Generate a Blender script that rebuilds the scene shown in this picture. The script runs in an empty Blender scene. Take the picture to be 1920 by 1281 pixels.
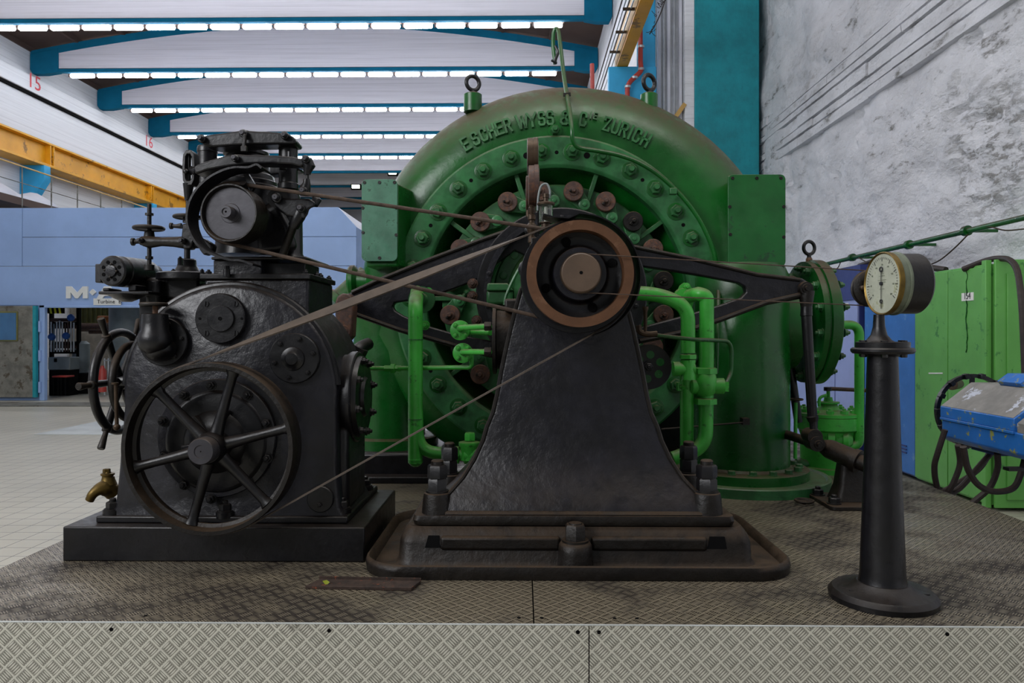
import bpy, math, random
from math import sin, cos, tan, atan, atan2, pi, radians, sqrt, asin, acos
from mathutils import Vector, Matrix, Quaternion
random.seed(7)
SC = bpy.context.scene
COL = SC.collection
F = 1400.0; TH = atan(20/1400); CX, CY = 960.0, 625.0; CAMZ = 1.5; PZ = 0.6

def P(px, py, Y):
    """world point seen at photo pixel (px,py) lying in the vertical plane at depth Y"""
    a = (px-CX)/F; b = (CY-py)/F
    t = Y/(cos(TH)+a*sin(TH))
    return Vector((t*(-sin(TH)+a*cos(TH)), Y, CAMZ+t*b))
def crop(x0, y0, s):
    return lambda x, y: (x0+x/s, y0+y/s)

# ------------------------------------------------------------------ materials
def lin(h):
    h = h.lstrip('#'); v = [int(h[i:i+2], 16)/255 for i in (0, 2, 4)]
    return tuple((c/12.92 if c <= .04045 else ((c+.055)/1.055)**2.4) for c in v)
MATS = {}
class NT:
    def __init__(s, name):
        s.m = bpy.data.materials.new(name); s.m.use_nodes = True
        s.t = s.m.node_tree; s.n = s.t.nodes
        s.b = s.n['Principled BSDF']
    def add(s, typ, **kw):
        n = s.n.new(typ)
        for k, v in kw.items():
            if k.startswith('_'): setattr(n, k[1:], v)
            else: n.inputs[k.replace('__', ' ')].default_value = v
        return n
    def L(s, a, b): s.t.links.new(a, b)
    def math(s, op, a, b=None, c=None, clamp=False):
        n = s.n.new('ShaderNodeMath'); n.operation = op; n.use_clamp = clamp
        for i, v in enumerate((a, b, c)):
            if v is None: continue
            if isinstance(v, (int, float)): n.inputs[i].default_value = v
            else: s.L(v, n.inputs[i])
        return n.outputs[0]
    def mix(s, f, a, b):
        n = s.n.new('ShaderNodeMix'); n.data_type = 'RGBA'
        for i, v in ((0, f), (6, a), (7, b)):
            if isinstance(v, (int, float)): n.inputs[i].default_value = v
            elif isinstance(v, tuple): n.inputs[i].default_value = (*v[:3], 1)
            else: s.L(v, n.inputs[i])
        return n.outputs[2]
    def noise(s, scale, detail=3, rough=.5, vec=None, sc3=None):
        p = vec or s.pos()
        if sc3:
            mp = s.n.new('ShaderNodeMapping'); mp.inputs['Scale'].default_value = sc3
            s.L(p, mp.inputs['Vector']); p = mp.outputs[0]
        n = s.add('ShaderNodeTexNoise', Scale=scale, Detail=detail, Roughness=rough)
        s.L(p, n.inputs['Vector']); return n.outputs['Fac']
    def pos(s):
        if not hasattr(s, 'g'): s.g = s.n.new('ShaderNodeNewGeometry')
        return s.g.outputs['Position']
    def nz(s):
        s.pos(); x = s.n.new('ShaderNodeSeparateXYZ'); s.L(s.g.outputs['Normal'], x.inputs[0]); return x.outputs['Z']
    def ramp(s, f, lo, hi):
        n = s.n.new('ShaderNodeMapRange'); n.interpolation_type = 'SMOOTHSTEP'
        s.L(f, n.inputs[0]); n.inputs[1].default_value = lo; n.inputs[2].default_value = hi
        return n.outputs[0]
    def bump(s, h, strength=.3, dist=.01, prev=None):
        n = s.add('ShaderNodeBump', Strength=strength, Distance=dist)
        s.L(h, n.inputs['Height'])
        if prev is not None: s.L(prev, n.inputs['Normal'])
        return n.outputs[0]
    def out(s, color=None, rough=None, normal=None, metal=None):
        for k, v in (('Base Color', color), ('Roughness', rough), ('Metallic', metal)):
            if v is None: continue
            if isinstance(v, (int, float)): s.b.inputs[k].default_value = v
            elif isinstance(v, tuple): s.b.inputs[k].default_value = (*v[:3], 1)
            else: s.L(v, s.b.inputs[k])
        if normal is not None: s.L(normal, s.b.inputs['Normal'])
        return s.m
def paint(name, h, rough=.45, var=.25, vs=6, bump=.15, bs=40, dust=0, dustc='#5a4a36', metal=0, spec=.5, bd=1.0, wear=0, wearc='#5a3b22', ws=9):
    t = NT(name); c = lin(h)
    n1 = t.noise(vs, 5, .6)
    col = t.mix(t.ramp(n1, .3, .7), tuple(x*(1-var) for x in c), tuple(min(1, x*(1+var)) for x in c))
    r = t.math('ADD', t.math('MULTIPLY', t.noise(vs*3, 3), .3), rough-.15)
    if wear:
        w = t.ramp(t.noise(ws, 6, .7), .62-wear*.25, .66-wear*.2)
        col = t.mix(w, col, lin(wearc))
    if dust:
        d = t.math('MULTIPLY', t.ramp(t.nz(), .1, .85), t.ramp(t.noise(14, 5, .65), .15, .6))
        d = t.math('MULTIPLY', d, dust, clamp=True)
        col = t.mix(d, col, lin(dustc)); r = t.math('ADD', r, t.math('MULTIPLY', d, .35), clamp=True)
    nb = t.bump(t.noise(bs, 6, .65), bump, .004*bd)
    nb = t.bump(t.noise(9, 3, .5), min(1, bump*.8), .006*bd, nb)
    t.b.inputs['Specular IOR Level'].default_value = spec
    MATS[name] = t.out(col, r, nb, metal); return MATS[name]
def emit(name, h, st):
    t = NT(name); t.b.inputs['Base Color'].default_value = (*lin(h), 1)
    t.b.inputs['Emission Color'].default_value = (*lin(h), 1); t.b.inputs['Emission Strength'].default_value = st
    MATS[name] = t.m; return t.m

# ------------------------------------------------------------------ mesh builder
def frame(d):
    d = Vector(d).normalized()
    a = Vector((0, 0, 1)) if abs(d.z) < .9 else Vector((1, 0, 0))
    u = a.cross(d).normalized(); v = d.cross(u).normalized()
    return u, v, d
class MB:
    def __init__(s): s.v = []; s.f = []
    def add(s, vs, fs):
        k = len(s.v); s.v += [Vector(x) for x in vs]; s.f += [tuple(i+k for i in f) for f in fs]; return s
    def box(s, lo, hi):
        x0, y0, z0 = lo; x1, y1, z1 = hi
        if x0 > x1: x0, x1 = x1, x0
        if y0 > y1: y0, y1 = y1, y0
        if z0 > z1: z0, z1 = z1, z0
        return s.add([(x0,y0,z0),(x1,y0,z0),(x1,y1,z0),(x0,y1,z0),(x0,y0,z1),(x1,y0,z1),(x1,y1,z1),(x0,y1,z1)],
                     [(0,3,2,1),(4,5,6,7),(0,1,5,4),(1,2,6,5),(2,3,7,6),(3,0,4,7)])
    def obox(s, c, u, v, w, a, b, h):
        """oriented box: centre c, axes u,v,w, full sizes a,b,h"""
        c = Vector(c); u, v, w = (Vector(x).normalized() for x in (u, v, w))
        pts = [c+u*(a/2*i)+v*(b/2*j)+w*(h/2*k) for k in (-1,1) for i, j in ((-1,-1),(1,-1),(1,1),(-1,1))]
        fs = [(0,3,2,1),(4,5,6,7),(0,1,5,4),(1,2,6,5),(2,3,7,6),(3,0,4,7)]
        if u.cross(v).dot(w) < 0: fs = [f[::-1] for f in fs]
        return s.add(pts, fs)
    def bar(s, p0, p1, w, h, up=(0, 0, 1)):
        p0, p1 = Vector(p0), Vector(p1); d = (p1-p0); L = d.length; d.normalize()
        up = Vector(up); sd = d.cross(up)
        if sd.length < 1e-4: sd = d.cross(Vector((0, 1, 0)))
        sd.normalize(); up = sd.cross(d)
        return s.obox((p0+p1)/2, d, sd, up, L, w, h)
    def loft(s, rings, cap0=True, cap1=True, closed=False):
        n = len(rings[0]); vs = [p for r in rings for p in r]; fs = []
        m = len(rings)
        for k in range(m if closed else m-1):
            a, b = k*n, ((k+1) % m)*n
            for i in range(n):
                j = (i+1) % n; fs.append((a+i, a+j, b+j, b+i))
        if not closed:
            if cap0: fs.append(tuple(range(n))[::-1])
            if cap1: fs.append(tuple((m-1)*n+i for i in range(n)))
        return s.add(vs, fs)
    def lathe(s, o, d, prof, n=32, caps=True, arc=None):
        """prof = [(t, r)...] along direction d from o"""
        o = Vector(o); u, v, w = frame(d); rings = []
        for t, r in prof:
            r = max(r, 1e-5)
            rings.append([o+w*t+u*(r*cos(2*pi*i/n))+v*(r*sin(2*pi*i/n)) for i in range(n)])
        return s.loft(rings, caps, caps)
    def cyl(s, p0, p1, r0, r1=None, n=24):
        p0, p1 = Vector(p0), Vector(p1); r1 = r0 if r1 is None else r1
        return s.lathe(p0, p1-p0, [(0, r0), ((p1-p0).length, r1)], n)
    def ringd(s, o, d, r0, r1, t, n=48):
        """flat ring, inner r0 outer r1, from o along d for t"""
        o = Vector(o); u, v, w = frame(d)
        def c(r, h): return [o+w*h+u*(r*cos(2*pi*i/n))+v*(r*sin(2*pi*i/n)) for i in range(n)]
        return s.loft([c(r1, 0), c(r1, t), c(r0, t), c(r0, 0)], closed=True)
    def prof_ring(s, o, d, prof, n=64):
        """closed profile [(t,r)] swept round the axis"""
        o = Vector(o); u, v, w = frame(d)
        rings = [[o+w*t+u*(r*cos(2*pi*i/n))+v*(r*sin(2*pi*i/n)) for i in range(n)] for t, r in prof]
        return s.loft(rings, closed=True)
    def torus(s, o, d, R, r, n=40, m=12):
        return s.prof_ring(o, d, [(r*sin(-2*pi*k/m), R+r*cos(2*pi*k/m)) for k in range(m)], n)
    def sphere(s, c, r, n=20, sc=(1, 1, 1)):
        c = Vector(c); m = n//2; rings = []
        for k in range(m+1):
            a = pi*k/m; rr = max(sin(a)*r, 1e-5)
            rings.append([c+Vector((rr*cos(2*pi*i/n)*sc[0], rr*sin(2*pi*i/n)*sc[1], -cos(a)*r*sc[2])) for i in range(n)])
        return s.loft(rings)
    def tube(s, pts, r, n=12, closed=False, flat=None):
        pts = [Vector(p) for p in pts]; m = len(pts)
        rs = r if isinstance(r, (list, tuple)) else [r]*m
        tan_ = []
        for i in range(m):
            a = pts[(i-1) % m] if (closed or i > 0) else pts[0]
            b = pts[(i+1) % m] if (closed or i < m-1) else pts[-1]
            t = (b-a)
            tan_.append(t.normalized() if t.length > 1e-9 else Vector((0, 0, 1)))
        u, v, w = frame(tan_[0]); rings = []
        for i in range(m):
            if i:
                q = tan_[i-1].rotation_difference(tan_[i]); u = q @ u
            t = tan_[i]; u = (u-t*u.dot(t)).normalized(); v = t.cross(u)
            rings.append([pts[i]+u*(rs[i]*cos(2*pi*k/n))+v*(rs[i]*sin(2*pi*k/n)) for k in range(n)])
        return s.loft(rings, closed=closed)
    def ribbon(s, pts, wdir, w, th, closed=False, out=None):
        """flat strip following pts; w = full width along wdir, th thickness"""
        pts = [Vector(p) for p in pts]; wd = Vector(wdir).normalized(); m = len(pts); rings = []
        for i in range(m):
            a = pts[(i-1) % m] if (closed or i > 0) else pts[0]
            b = pts[(i+1) % m] if (closed or i < m-1) else pts[-1]
            nn = (b-a).normalized().cross(wd).normalized()
            rings.append([pts[i]+wd*(w/2)+nn*(th/2), pts[i]-wd*(w/2)+nn*(th/2), pts[i]-wd*(w/2)-nn*(th/2), pts[i]+wd*(w/2)-nn*(th/2)])
        return s.loft(rings, closed=closed)
    def prism(s, poly, ext):
        """poly = list of 3D points (planar), extruded by vector ext"""
        ext = Vector(ext); poly = [Vector(p) for p in poly]
        return s.loft([poly, [p+ext for p in poly]])
    def plate(s, pxs, Y0, Y1):
        poly = [P(x, y, Y0) for x, y in pxs]
        return s.prism(poly, (0, Y1-Y0, 0))
    def hexn(s, p, d, r, h, dome=True, rot=0):
        p = Vector(p); u, v, w = frame(d)
        def hx(rr, t): return [p+w*t+u*(rr*cos(pi/3*i+rot))+v*(rr*sin(pi/3*i+rot)) for i in range(6)]
        return s.loft([hx(r, 0), hx(r, h*.85), hx(r*.86, h)])
    def bolt(s, p, d, r, h=None, washer=True, stud=.5, rot=0):
        p = Vector(p); d = Vector(d).normalized(); h = h or r*.9
        if washer: s.cyl(p, p+d*(r*.18), r*1.28, n=20)
        s.hexn(p+d*(r*.1), d, r, h, rot=rot)
        if stud: s.lathe(p+d*h, d, [(0, r*.52), (r*stud, r*.52), (r*stud*1.25, r*.4)], 14)
        return s
    def text(s, body, o, u, v, size, ext, sx=1.0, bold=0.0, align='CENTER', sp=1.0):
        """raised lettering: o baseline point, u right, v up"""
        c = bpy.data.curves.new('t', 'FONT'); c.body = body; c.size = 1; c.extrude = .5; c.offset = bold
        c.align_x = align; c.space_character = sp; c.resolution_u = 3
        ob = bpy.data.objects.new('t', c); COL.objects.link(ob)
        dg = bpy.context.evaluated_depsgraph_get(); me = bpy.data.meshes.new_from_object(ob.evaluated_get(dg))
        u, v = Vector(u).normalized(), Vector(v).normalized(); w = u.cross(v)
        vs = [Vector(o)+u*(p.co.x*size*sx)+v*(p.co.y*size)+w*(p.co.z*ext) for p in me.vertices]
        s.add(vs, [tuple(f.vertices) for f in me.polygons])
        bpy.data.objects.remove(ob); bpy.data.curves.remove(c); bpy.data.meshes.remove(me)
        return s
    def build(s, name, mat, parent=None, bevel=0, seg=2, ang=35, label=None, kind=None, recalc=True, mats=None):
        off = Vector((0, 0, 0)); p = parent
        while p is not None: off += p.location; p = p.parent
        me = bpy.data.meshes.new(name)
        me.from_pydata([tuple(v-off) for v in s.v], [], s.f)
        if recalc:
            import bmesh
            bm = bmesh.new(); bm.from_mesh(me); bmesh.ops.recalc_face_normals(bm, faces=bm.faces); bm.to_mesh(me); bm.free()
        me.materials.append(MATS[mat] if isinstance(mat, str) else mat)
        me.polygons.foreach_set('use_smooth', [True]*len(me.polygons))
        me.set_sharp_from_angle(angle=radians(ang)); me.update()
        o = bpy.data.objects.new(name, me); COL.objects.link(o)
        if parent is not None: o.parent = parent
        if bevel:
            b = o.modifiers.new('bevel', 'BEVEL'); b.width = bevel; b.segments = seg; b.limit_method = 'ANGLE'
            b.angle_limit = radians(40); b.harden_normals = False
        if label: o['label'] = label
        if kind: o['kind'] = kind
        return o
def tag(o, label, cat, group=None, kind=None):
    o['label'] = label; o['category'] = cat
    if group: o['group'] = group
    if kind: o['kind'] = kind
    return o
def T(name, label, cat, loc=(0, 0, 0), group=None):
    o = bpy.data.objects.new(name, None); COL.objects.link(o); o.location = loc; o.empty_display_size = .1
    return tag(o, label, cat, group)
def S(o): o['kind'] = 'structure'; return o
def dup(o, shift, label=None, parent=None):
    c = o.copy(); COL.objects.link(c)
    if parent is None: c.location = o.location+Vector(shift)
    else: c.parent = parent
    if label: c['label'] = label
    for ch in list(o.children):
        dup(ch, None, None, c)
    return c
def arcp(c, u, v, r, a0, a1, n):
    c = Vector(c); u = Vector(u); v = Vector(v)
    return [c+u*(r*cos(a0+(a1-a0)*i/n))+v*(r*sin(a0+(a1-a0)*i/n)) for i in range(n+1)]
def bend(pts, rad, n=6):
    pts = [Vector(p) for p in pts]; out = [pts[0]]
    for i in range(1, len(pts)-1):
        a, b, c = pts[i-1], pts[i], pts[i+1]
        d1, d2 = (a-b), (c-b); L = min(rad, d1.length*.48, d2.length*.48)
        p0, p1 = b+d1.normalized()*L, b+d2.normalized()*L
        for k in range(n+1):
            t = k/n; out.append(p0*(1-t)**2+b*(2*t*(1-t))+p1*t*t)
    out.append(pts[-1]); return out
def smooth(pts, n=6):
    """Catmull-Rom through pts"""
    pts = [Vector(p) for p in pts]; q = [pts[0]*2-pts[1]]+pts+[pts[-1]*2-pts[-2]]; out = []
    for i in range(1, len(q)-2):
        for k in range(n):
            t = k/n; a, b, c, d = q[i-1], q[i], q[i+1], q[i+2]
            out.append(.5*((2*b)+(c-a)*t+(2*a-5*b+4*c-d)*t*t+(-a+3*b-3*c+d)*t**3))
    out.append(pts[-1]); return out
FY = Vector((0, -1, 0)); BY = Vector((0, 1, 0)); XX = Vector((1, 0, 0)); ZZ = Vector((0, 0, 1))
# ------------------------------------------------------------------ material library
paint('iron_black', '#0b0b0f', rough=.33, var=.4, vs=9, bump=.32, bs=30, dust=.5, dustc='#2c2117', spec=.45)
paint('iron_grey', '#121219', rough=.34, var=.45, vs=8, bump=.7, bs=16, dust=.6, dustc='#33271b', spec=.5, bd=1.6)
paint('iron_dusty', '#120e0b', rough=.42, var=.5, vs=7, bump=.6, bs=30, dust=1.0, dustc='#3b2c1c', spec=.4, bd=1.4)
paint('steel_worn', '#3b3a3f', rough=.42, var=.18, vs=12, bump=.1, dust=.4, metal=.35)
paint('rust_rim', '#5a3d29', rough=.48, var=.15, vs=16, bump=.08, dust=.15, wear=.25, wearc='#684a35', spec=.35)
paint('rust_disc', '#463129', rough=.6, var=.3, vs=30, bump=.3, bs=70, wear=.4, wearc='#5c3b28', ws=40)
paint('shaft_end', '#574638', rough=.5, var=.16, vs=10, bump=.08, dust=0, metal=.0)
paint('green_case', '#0b5018', rough=.30, var=.3, vs=3, bump=.35, bs=22, dust=1.0, dustc='#43351f', spec=.5)
paint('green_flange', '#2b6238', rough=.36, var=.35, vs=9, bump=.35, bs=30, dust=.55, dustc='#5a4c38')
paint('green_mid', '#285c32', rough=.36, var=.32, vs=9, bump=.3, bs=30, dust=.6, dustc='#54462f')
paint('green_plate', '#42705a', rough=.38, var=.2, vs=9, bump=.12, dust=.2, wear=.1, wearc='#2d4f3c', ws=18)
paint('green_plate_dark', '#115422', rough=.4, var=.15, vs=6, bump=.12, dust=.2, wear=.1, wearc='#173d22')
paint('green_bright', '#3ea83c', rough=.33, var=.18, vs=8, bump=.15, dust=.8, dustc='#5a5236', wear=.08, wearc='#2f7a2c', ws=20)
paint('brass', '#6e5a2c', rough=.42, var=.3, vs=18, bump=.1, metal=.8, dust=.3)
paint('brass_dull', '#45372a', rough=.45, var=.3, vs=18, bump=.12, metal=.6, dust=.3)
paint('belt', '#4d433b', rough=.7, var=.2, vs=14, bump=.2, dust=.2)
paint('rope', '#43352b', rough=.85, var=.3, vs=40, bump=.4, bs=120)
paint('white_conc', '#cfd0d8', rough=.8, var=.08, vs=.8, bump=.1, bs=5)
paint('blue_beam', '#126685', rough=.85, var=.1, vs=1.5, bump=.05, spec=.1)
paint('blue_bracket', '#2f9fd0', rough=.5, var=.1, vs=2, bump=.05)
paint('yellow', '#d99a10', rough=.5, var=.15, vs=.8, bump=.1, bs=8, wear=.15, wearc='#8f6310', ws=2)
paint('yellow_tan', '#c9a25c', rough=.5, var=.1, vs=1, bump=.1, bs=8)
paint('roof_brown', '#4e3c34', rough=.8, var=.12, vs=.6, bump=.05)
paint('container_blue', '#8eaad6', rough=.5, var=.07, vs=1, bump=.06, bs=10)
paint('door_grey', '#6f6e66', rough=.6, var=.3, vs=5, bump=.05, wear=.3, wearc='#4b4436', ws=3)
paint('window_blue', '#3c6a94', rough=.15, var=.1, vs=3, bump=0)
paint('cab_green', '#62a850', rough=.42, var=.09, vs=3, bump=.06, bs=20, wear=.05, wearc='#42853f', ws=8)
paint('cab_lilac', '#98a6d8', rough=.45, var=.06, vs=2, bump=.05)
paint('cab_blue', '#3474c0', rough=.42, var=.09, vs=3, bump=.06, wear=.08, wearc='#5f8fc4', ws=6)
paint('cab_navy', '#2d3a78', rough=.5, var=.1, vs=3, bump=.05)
paint('mach_blue', '#2464b0', rough=.38, var=.12, vs=5, bump=.08, wear=.2, wearc='#8a8c46', ws=15)
paint('mach_top', '#7d7a76', rough=.65, var=.2, vs=7, bump=.1, wear=.1, wearc='#b7bbc8', ws=5)
paint('rubber', '#2a211f', rough=.6, var=.3, vs=20, bump=.1, dust=.2)
paint('paper', '#e8e8e4', rough=.7, var=.03, vs=8, bump=0)
paint('ink', '#22242a', rough=.7, var=.05, vs=8, bump=0)
paint('dial', '#a9ad9d', rough=.5, var=.12, vs=14, bump=0, wear=.2, wearc='#96997c', ws=14)
paint('gauge_band', '#68705f', rough=.4, var=.2, vs=14, bump=.05, metal=.3)
paint('red_pipe', '#a8382e', rough=.4, var=.12, vs=3, bump=.05)
paint('red_mark', '#d8505a', rough=.7, var=.1, vs=3, bump=0)
paint('galv', '#b8bcc0', rough=.4, var=.1, vs=6, bump=.03, metal=.6)
paint('dark_gap', '#0b0b0c', rough=.9, var=.1, vs=5, bump=0, spec=.1)
paint('plastic_white', '#d6d8d4', rough=.4, var=.03, vs=5, bump=0)
paint('tank_grey', '#7b8484', rough=.5, var=.2, vs=2, bump=.1)
paint('tank_olive', '#6b6a3a', rough=.6, var=.25, vs=2, bump=.1)
paint('rubble', '#8f877a', rough=.9, var=.25, vs=3, bump=.8, bs=6)
paint('hazard_yellow', '#c8c024', rough=.5, var=.1, vs=5, bump=0)
paint('orange', '#a8602a', rough=.5, var=.3, vs=6, bump=.1)
paint('valve_blue', '#2e5fa8', rough=.5, var=.1, vs=6, bump=0)
paint('rust_strip', '#33251d', rough=.8, var=.5, vs=22, bump=.6, bs=60, wear=.1, wearc='#7a3d22', ws=30)
paint('leaf', '#8f9a22', rough=.5, var=.1, vs=10, bump=0)
paint('panel_white', '#c9cdd0', rough=.5, var=.15, vs=2.5, bump=.08)
paint('grate', '#b4b8b6', rough=.6, var=.12, vs=2, bump=.2)
emit('tube_light', '#f4f7ff', 26.0)
emit('flood', '#f0ffc0', 60.0)

def m_glass():
    t = NT('glass'); t.b.inputs['Base Color'].default_value = (.93, .95, .9, 1)
    t.b.inputs['Roughness'].default_value = .03; t.b.inputs['Transmission Weight'].default_value = 1
    t.b.inputs['IOR'].default_value = 1.45; MATS['glass'] = t.m
m_glass()

def m_tread(name, plane, base, dirt, dirt_amt, rough=.42, metal=.55, rot=45):
    """aluminium five-bar tread plate; plane 'XY' or 'XZ'"""
    t = NT(name); sp = t.n.new('ShaderNodeSeparateXYZ'); t.L(t.pos(), sp.inputs[0])
    x = sp.outputs['X']; y = sp.outputs['Y' if plane == 'XY' else 'Z']
    s = .0431
    a, b = cos(radians(rot))/s, sin(radians(rot))/s
    u = t.math('ADD', t.math('MULTIPLY', x, a), t.math('MULTIPLY', y, b))
    v = t.math('SUBTRACT', t.math('MULTIPLY', y, a), t.math('MULTIPLY', x, b))
    u = t.math('ADD', u, 500); v = t.math('ADD', v, 500)
    fu, fv = t.math('FRACT', u), t.math('FRACT', v)
    par = t.math('MODULO', t.math('ADD', t.math('FLOOR', u), t.math('FLOOR', v)), 2)
    def sel(p, q): return t.math('ADD', t.math('MULTIPLY', p, t.math('SUBTRACT', 1, par)), t.math('MULTIPLY', q, par))
    al, ac = sel(fu, fv), sel(fv, fu)
    al = t.math('SUBTRACT', al, .5)                       # along the bar, -.5...5
    lens = t.math('SUBTRACT', 1, t.math('POWER', t.math('MULTIPLY', t.math('ABSOLUTE', al), 2.25), 2))
    acn = t.math('MULTIPLY', t.math('SUBTRACT', ac, .05), 1.11)
    ins = t.math('LESS_THAN', t.math('ABSOLUTE', t.math('SUBTRACT', acn, .5)), .5)
    ph = t.math('FRACT', t.math('MULTIPLY', acn, 5))
    tri = t.math('ABSOLUTE', t.math('SUBTRACT', ph, .5))
    h = t.math('SUBTRACT', t.math('MULTIPLY', lens, .42), tri)
    hh = t.math('MULTIPLY', t.ramp(h, -.04, .13), ins)
    n = t.noise(3.2, 6, .62); n2 = t.noise(1.1, 3, .5)
    d = t.ramp(t.math('ADD', t.math('MULTIPLY', n, .6), t.math('MULTIPLY', n2, .4)), .62-dirt_amt*.24, .70-dirt_amt*.16)
    d = t.math('MULTIPLY', d, t.math('SUBTRACT', 1, t.math('MULTIPLY', hh, .45)))
    # grime held between the bars
    clus = t.math('MULTIPLY', t.math('MULTIPLY', t.ramp(lens, .0, .3), ins), t.math('SUBTRACT', 1, hh))
    groove = t.math('MULTIPLY', clus, .62+dirt_amt*.6, clamp=True)
    col = t.mix(t.noise(9, 4), lin(base), tuple(c*.82 for c in lin(base)))
    col = t.mix(groove, col, lin(dirt)); col = t.mix(d, col, lin(dirt))
    r = t.math('ADD', rough, t.math('MULTIPLY', d, .35), clamp=True)
    nb = t.bump(hh, 1.0, .005)
    nb = t.bump(t.noise(60, 3), .08, .002, nb)
    me = t.math('MULTIPLY', t.math('SUBTRACT', 1, d), metal)
    MATS[name] = t.out(col, r, nb, me)
m_tread('tread_top', 'XY', '#988d78', '#20170d', .68, rough=.36, metal=.3)
m_tread('tread_front', 'XZ', '#cbc9bc', '#2d2618', .0, rough=.34, metal=.0)

def m_boards(name, h, sc3, plane_gap=.0, depth=.5, horiz='Z', pitch=.14, line=.05, streak=.12):
    """board-marked painted concrete: faint horizontal boards and streaks"""
    t = NT(name); c = lin(h); sp = t.n.new('ShaderNodeSeparateXYZ'); t.L(t.pos(), sp.inputs[0])
    z = t.math('ADD', sp.outputs[horiz], 100)
    fr = t.math('FRACT', t.math('DIVIDE', z, pitch))
    ln = t.ramp(t.math('ABSOLUTE', t.math('SUBTRACT', fr, .5)), .5-line, .5)
    n1 = t.noise(2.2, 5, .65, sc3=sc3)
    col = t.mix(t.ramp(n1, .35, .75), c, tuple(x*(1-streak*2.2) for x in c))
    col = t.mix(t.math('MULTIPLY', ln, t.ramp(n1, .4, .6)), col, tuple(x*.5 for x in c))
    nb = t.bump(ln, .4*depth, .01); nb = t.bump(n1, .4*depth, .02, nb)
    MATS[name] = t.out(col, .75, nb)
m_boards('beam_white', '#e0dfe8', (.12, 1, 9), line=.03, streak=.07, depth=.3)
m_boards('wall_white', '#e4e6ea', (1, .10, 9), pitch=.22, line=.025, streak=.06, depth=.3)
m_boards('teal_conc', '#0e7f99', (6, 6, .8), horiz='X', pitch=.42, line=.02, streak=.25)
def m_teal():
    t = NT('teal_conc'); c = lin('#12939f')
    a = t.noise(2.6, 6, .7); b = t.noise(14, 5, .7, sc3=(1, 1, .35))
    col = t.mix(t.ramp(a, .35, .7), c, tuple(x*.72 for x in c))
    col = t.mix(t.ramp(b, .66, .76), col, lin('#0b4f62'))
    nb = t.bump(b, .5, .015); MATS['teal_conc'] = t.out(col, .6, nb)
m_teal()
def m_rock():
    """whitewashed rough masonry; dark grime in the creases"""
    t = NT('rock_white'); c = lin('#e2e3e8')
    a = t.noise(1.6, 7, .6, sc3=(1, .55, 1)); b = t.noise(7, 5, .6); cc = t.noise(.7, 2, .5)
    vor = t.add('ShaderNodeTexVoronoi', Scale=1.3, _feature='DISTANCE_TO_EDGE')
    wn = t.add('ShaderNodeTexNoise', Scale=1.2, Detail=5)
    t.L(t.pos(), wn.inputs['Vector'])
    vm = t.n.new('ShaderNodeVectorMath'); vm.operation = 'SCALE'; vm.inputs[3].default_value = 1.6; t.L(wn.outputs['Color'], vm.inputs[0])
    va = t.n.new('ShaderNodeVectorMath'); t.L(t.pos(), va.inputs[0]); t.L(vm.outputs[0], va.inputs[1]); t.L(va.outputs[0], vor.inputs['Vector'])
    crack = t.ramp(vor.outputs['Distance'], .0, .02)
    col = t.mix(t.ramp(a, .3, .7), c, tuple(x*.80 for x in c))
    grime = t.math('MULTIPLY', t.ramp(t.noise(2.6, 9, .78, sc3=(1, .6, 1.6)), .555, .66), t.ramp(cc, .44, .6))
    vd = t.n.new('ShaderNodeVectorMath'); vd.operation = 'DISTANCE'; t.L(t.pos(), vd.inputs[0]); vd.inputs[1].default_value = (4.6, 7.5, 3.3)
    g2 = t.math('MULTIPLY', t.ramp(t.noise(4.5, 7, .75, sc3=(1, .7, 2.2)), .50, .60), t.ramp(vd.outputs['Value'], .95, .35))
    vd3 = t.n.new('ShaderNodeVectorMath'); vd3.operation = 'DISTANCE'; t.L(t.pos(), vd3.inputs[0]); vd3.inputs[1].default_value = (4.6, 12.3, 5.6)
    g3 = t.math('MULTIPLY', t.ramp(t.noise(2.2, 7, .75, sc3=(1, .5, 1.2)), .48, .62), t.ramp(vd3.outputs['Value'], 1.3, .4))
    grime = t.math('MAXIMUM', grime, t.math('MAXIMUM', t.math('MULTIPLY', g2, .9), t.math('MULTIPLY', g3, .5)))
    col = t.mix(t.math('MULTIPLY', grime, .8), col, lin('#6a665c'))
    col = t.mix(t.math('MULTIPLY', t.math('SUBTRACT', 1, crack), .12), col, lin('#8a8a88'))
    nb = t.bump(a, 1.0, .16); nb = t.bump(b, .8, .03, nb)
    nb = t.bump(grime, .5, .03, nb)
    MATS['rock_white'] = t.out(col, .85, nb)
m_rock()
def m_tiles():
    t = NT('tiles'); sp = t.n.new('ShaderNodeSeparateXYZ'); t.L(t.pos(), sp.inputs[0])
    def ln(o):
        fr = t.math('FRACT', t.math('DIVIDE', t.math('ADD', o, 100.03), .2))
        return t.ramp(t.math('ABSOLUTE', t.math('SUBTRACT', fr, .5)), .475, .49)
    g = t.math('MAXIMUM', ln(sp.outputs['X']), ln(sp.outputs['Y']))
    c = lin('#bbb6a6'); col = t.mix(t.ramp(t.noise(.9, 5, .6), .3, .7), c, tuple(x*.86 for x in c))
    col = t.mix(g, col, lin('#5d5b57'))
    nb = t.bump(t.math('SUBTRACT', 1, g), .3, .003)
    MATS['tiles'] = t.out(col, .38, nb)
m_tiles()
from mathutils import noise as MN
# ------------------------------------------------------------------ setting
# hall floor
S(MB().box((-15.5, -3, -.1), (5.2, 54, 0)).build('floor', 'tiles'))
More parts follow.
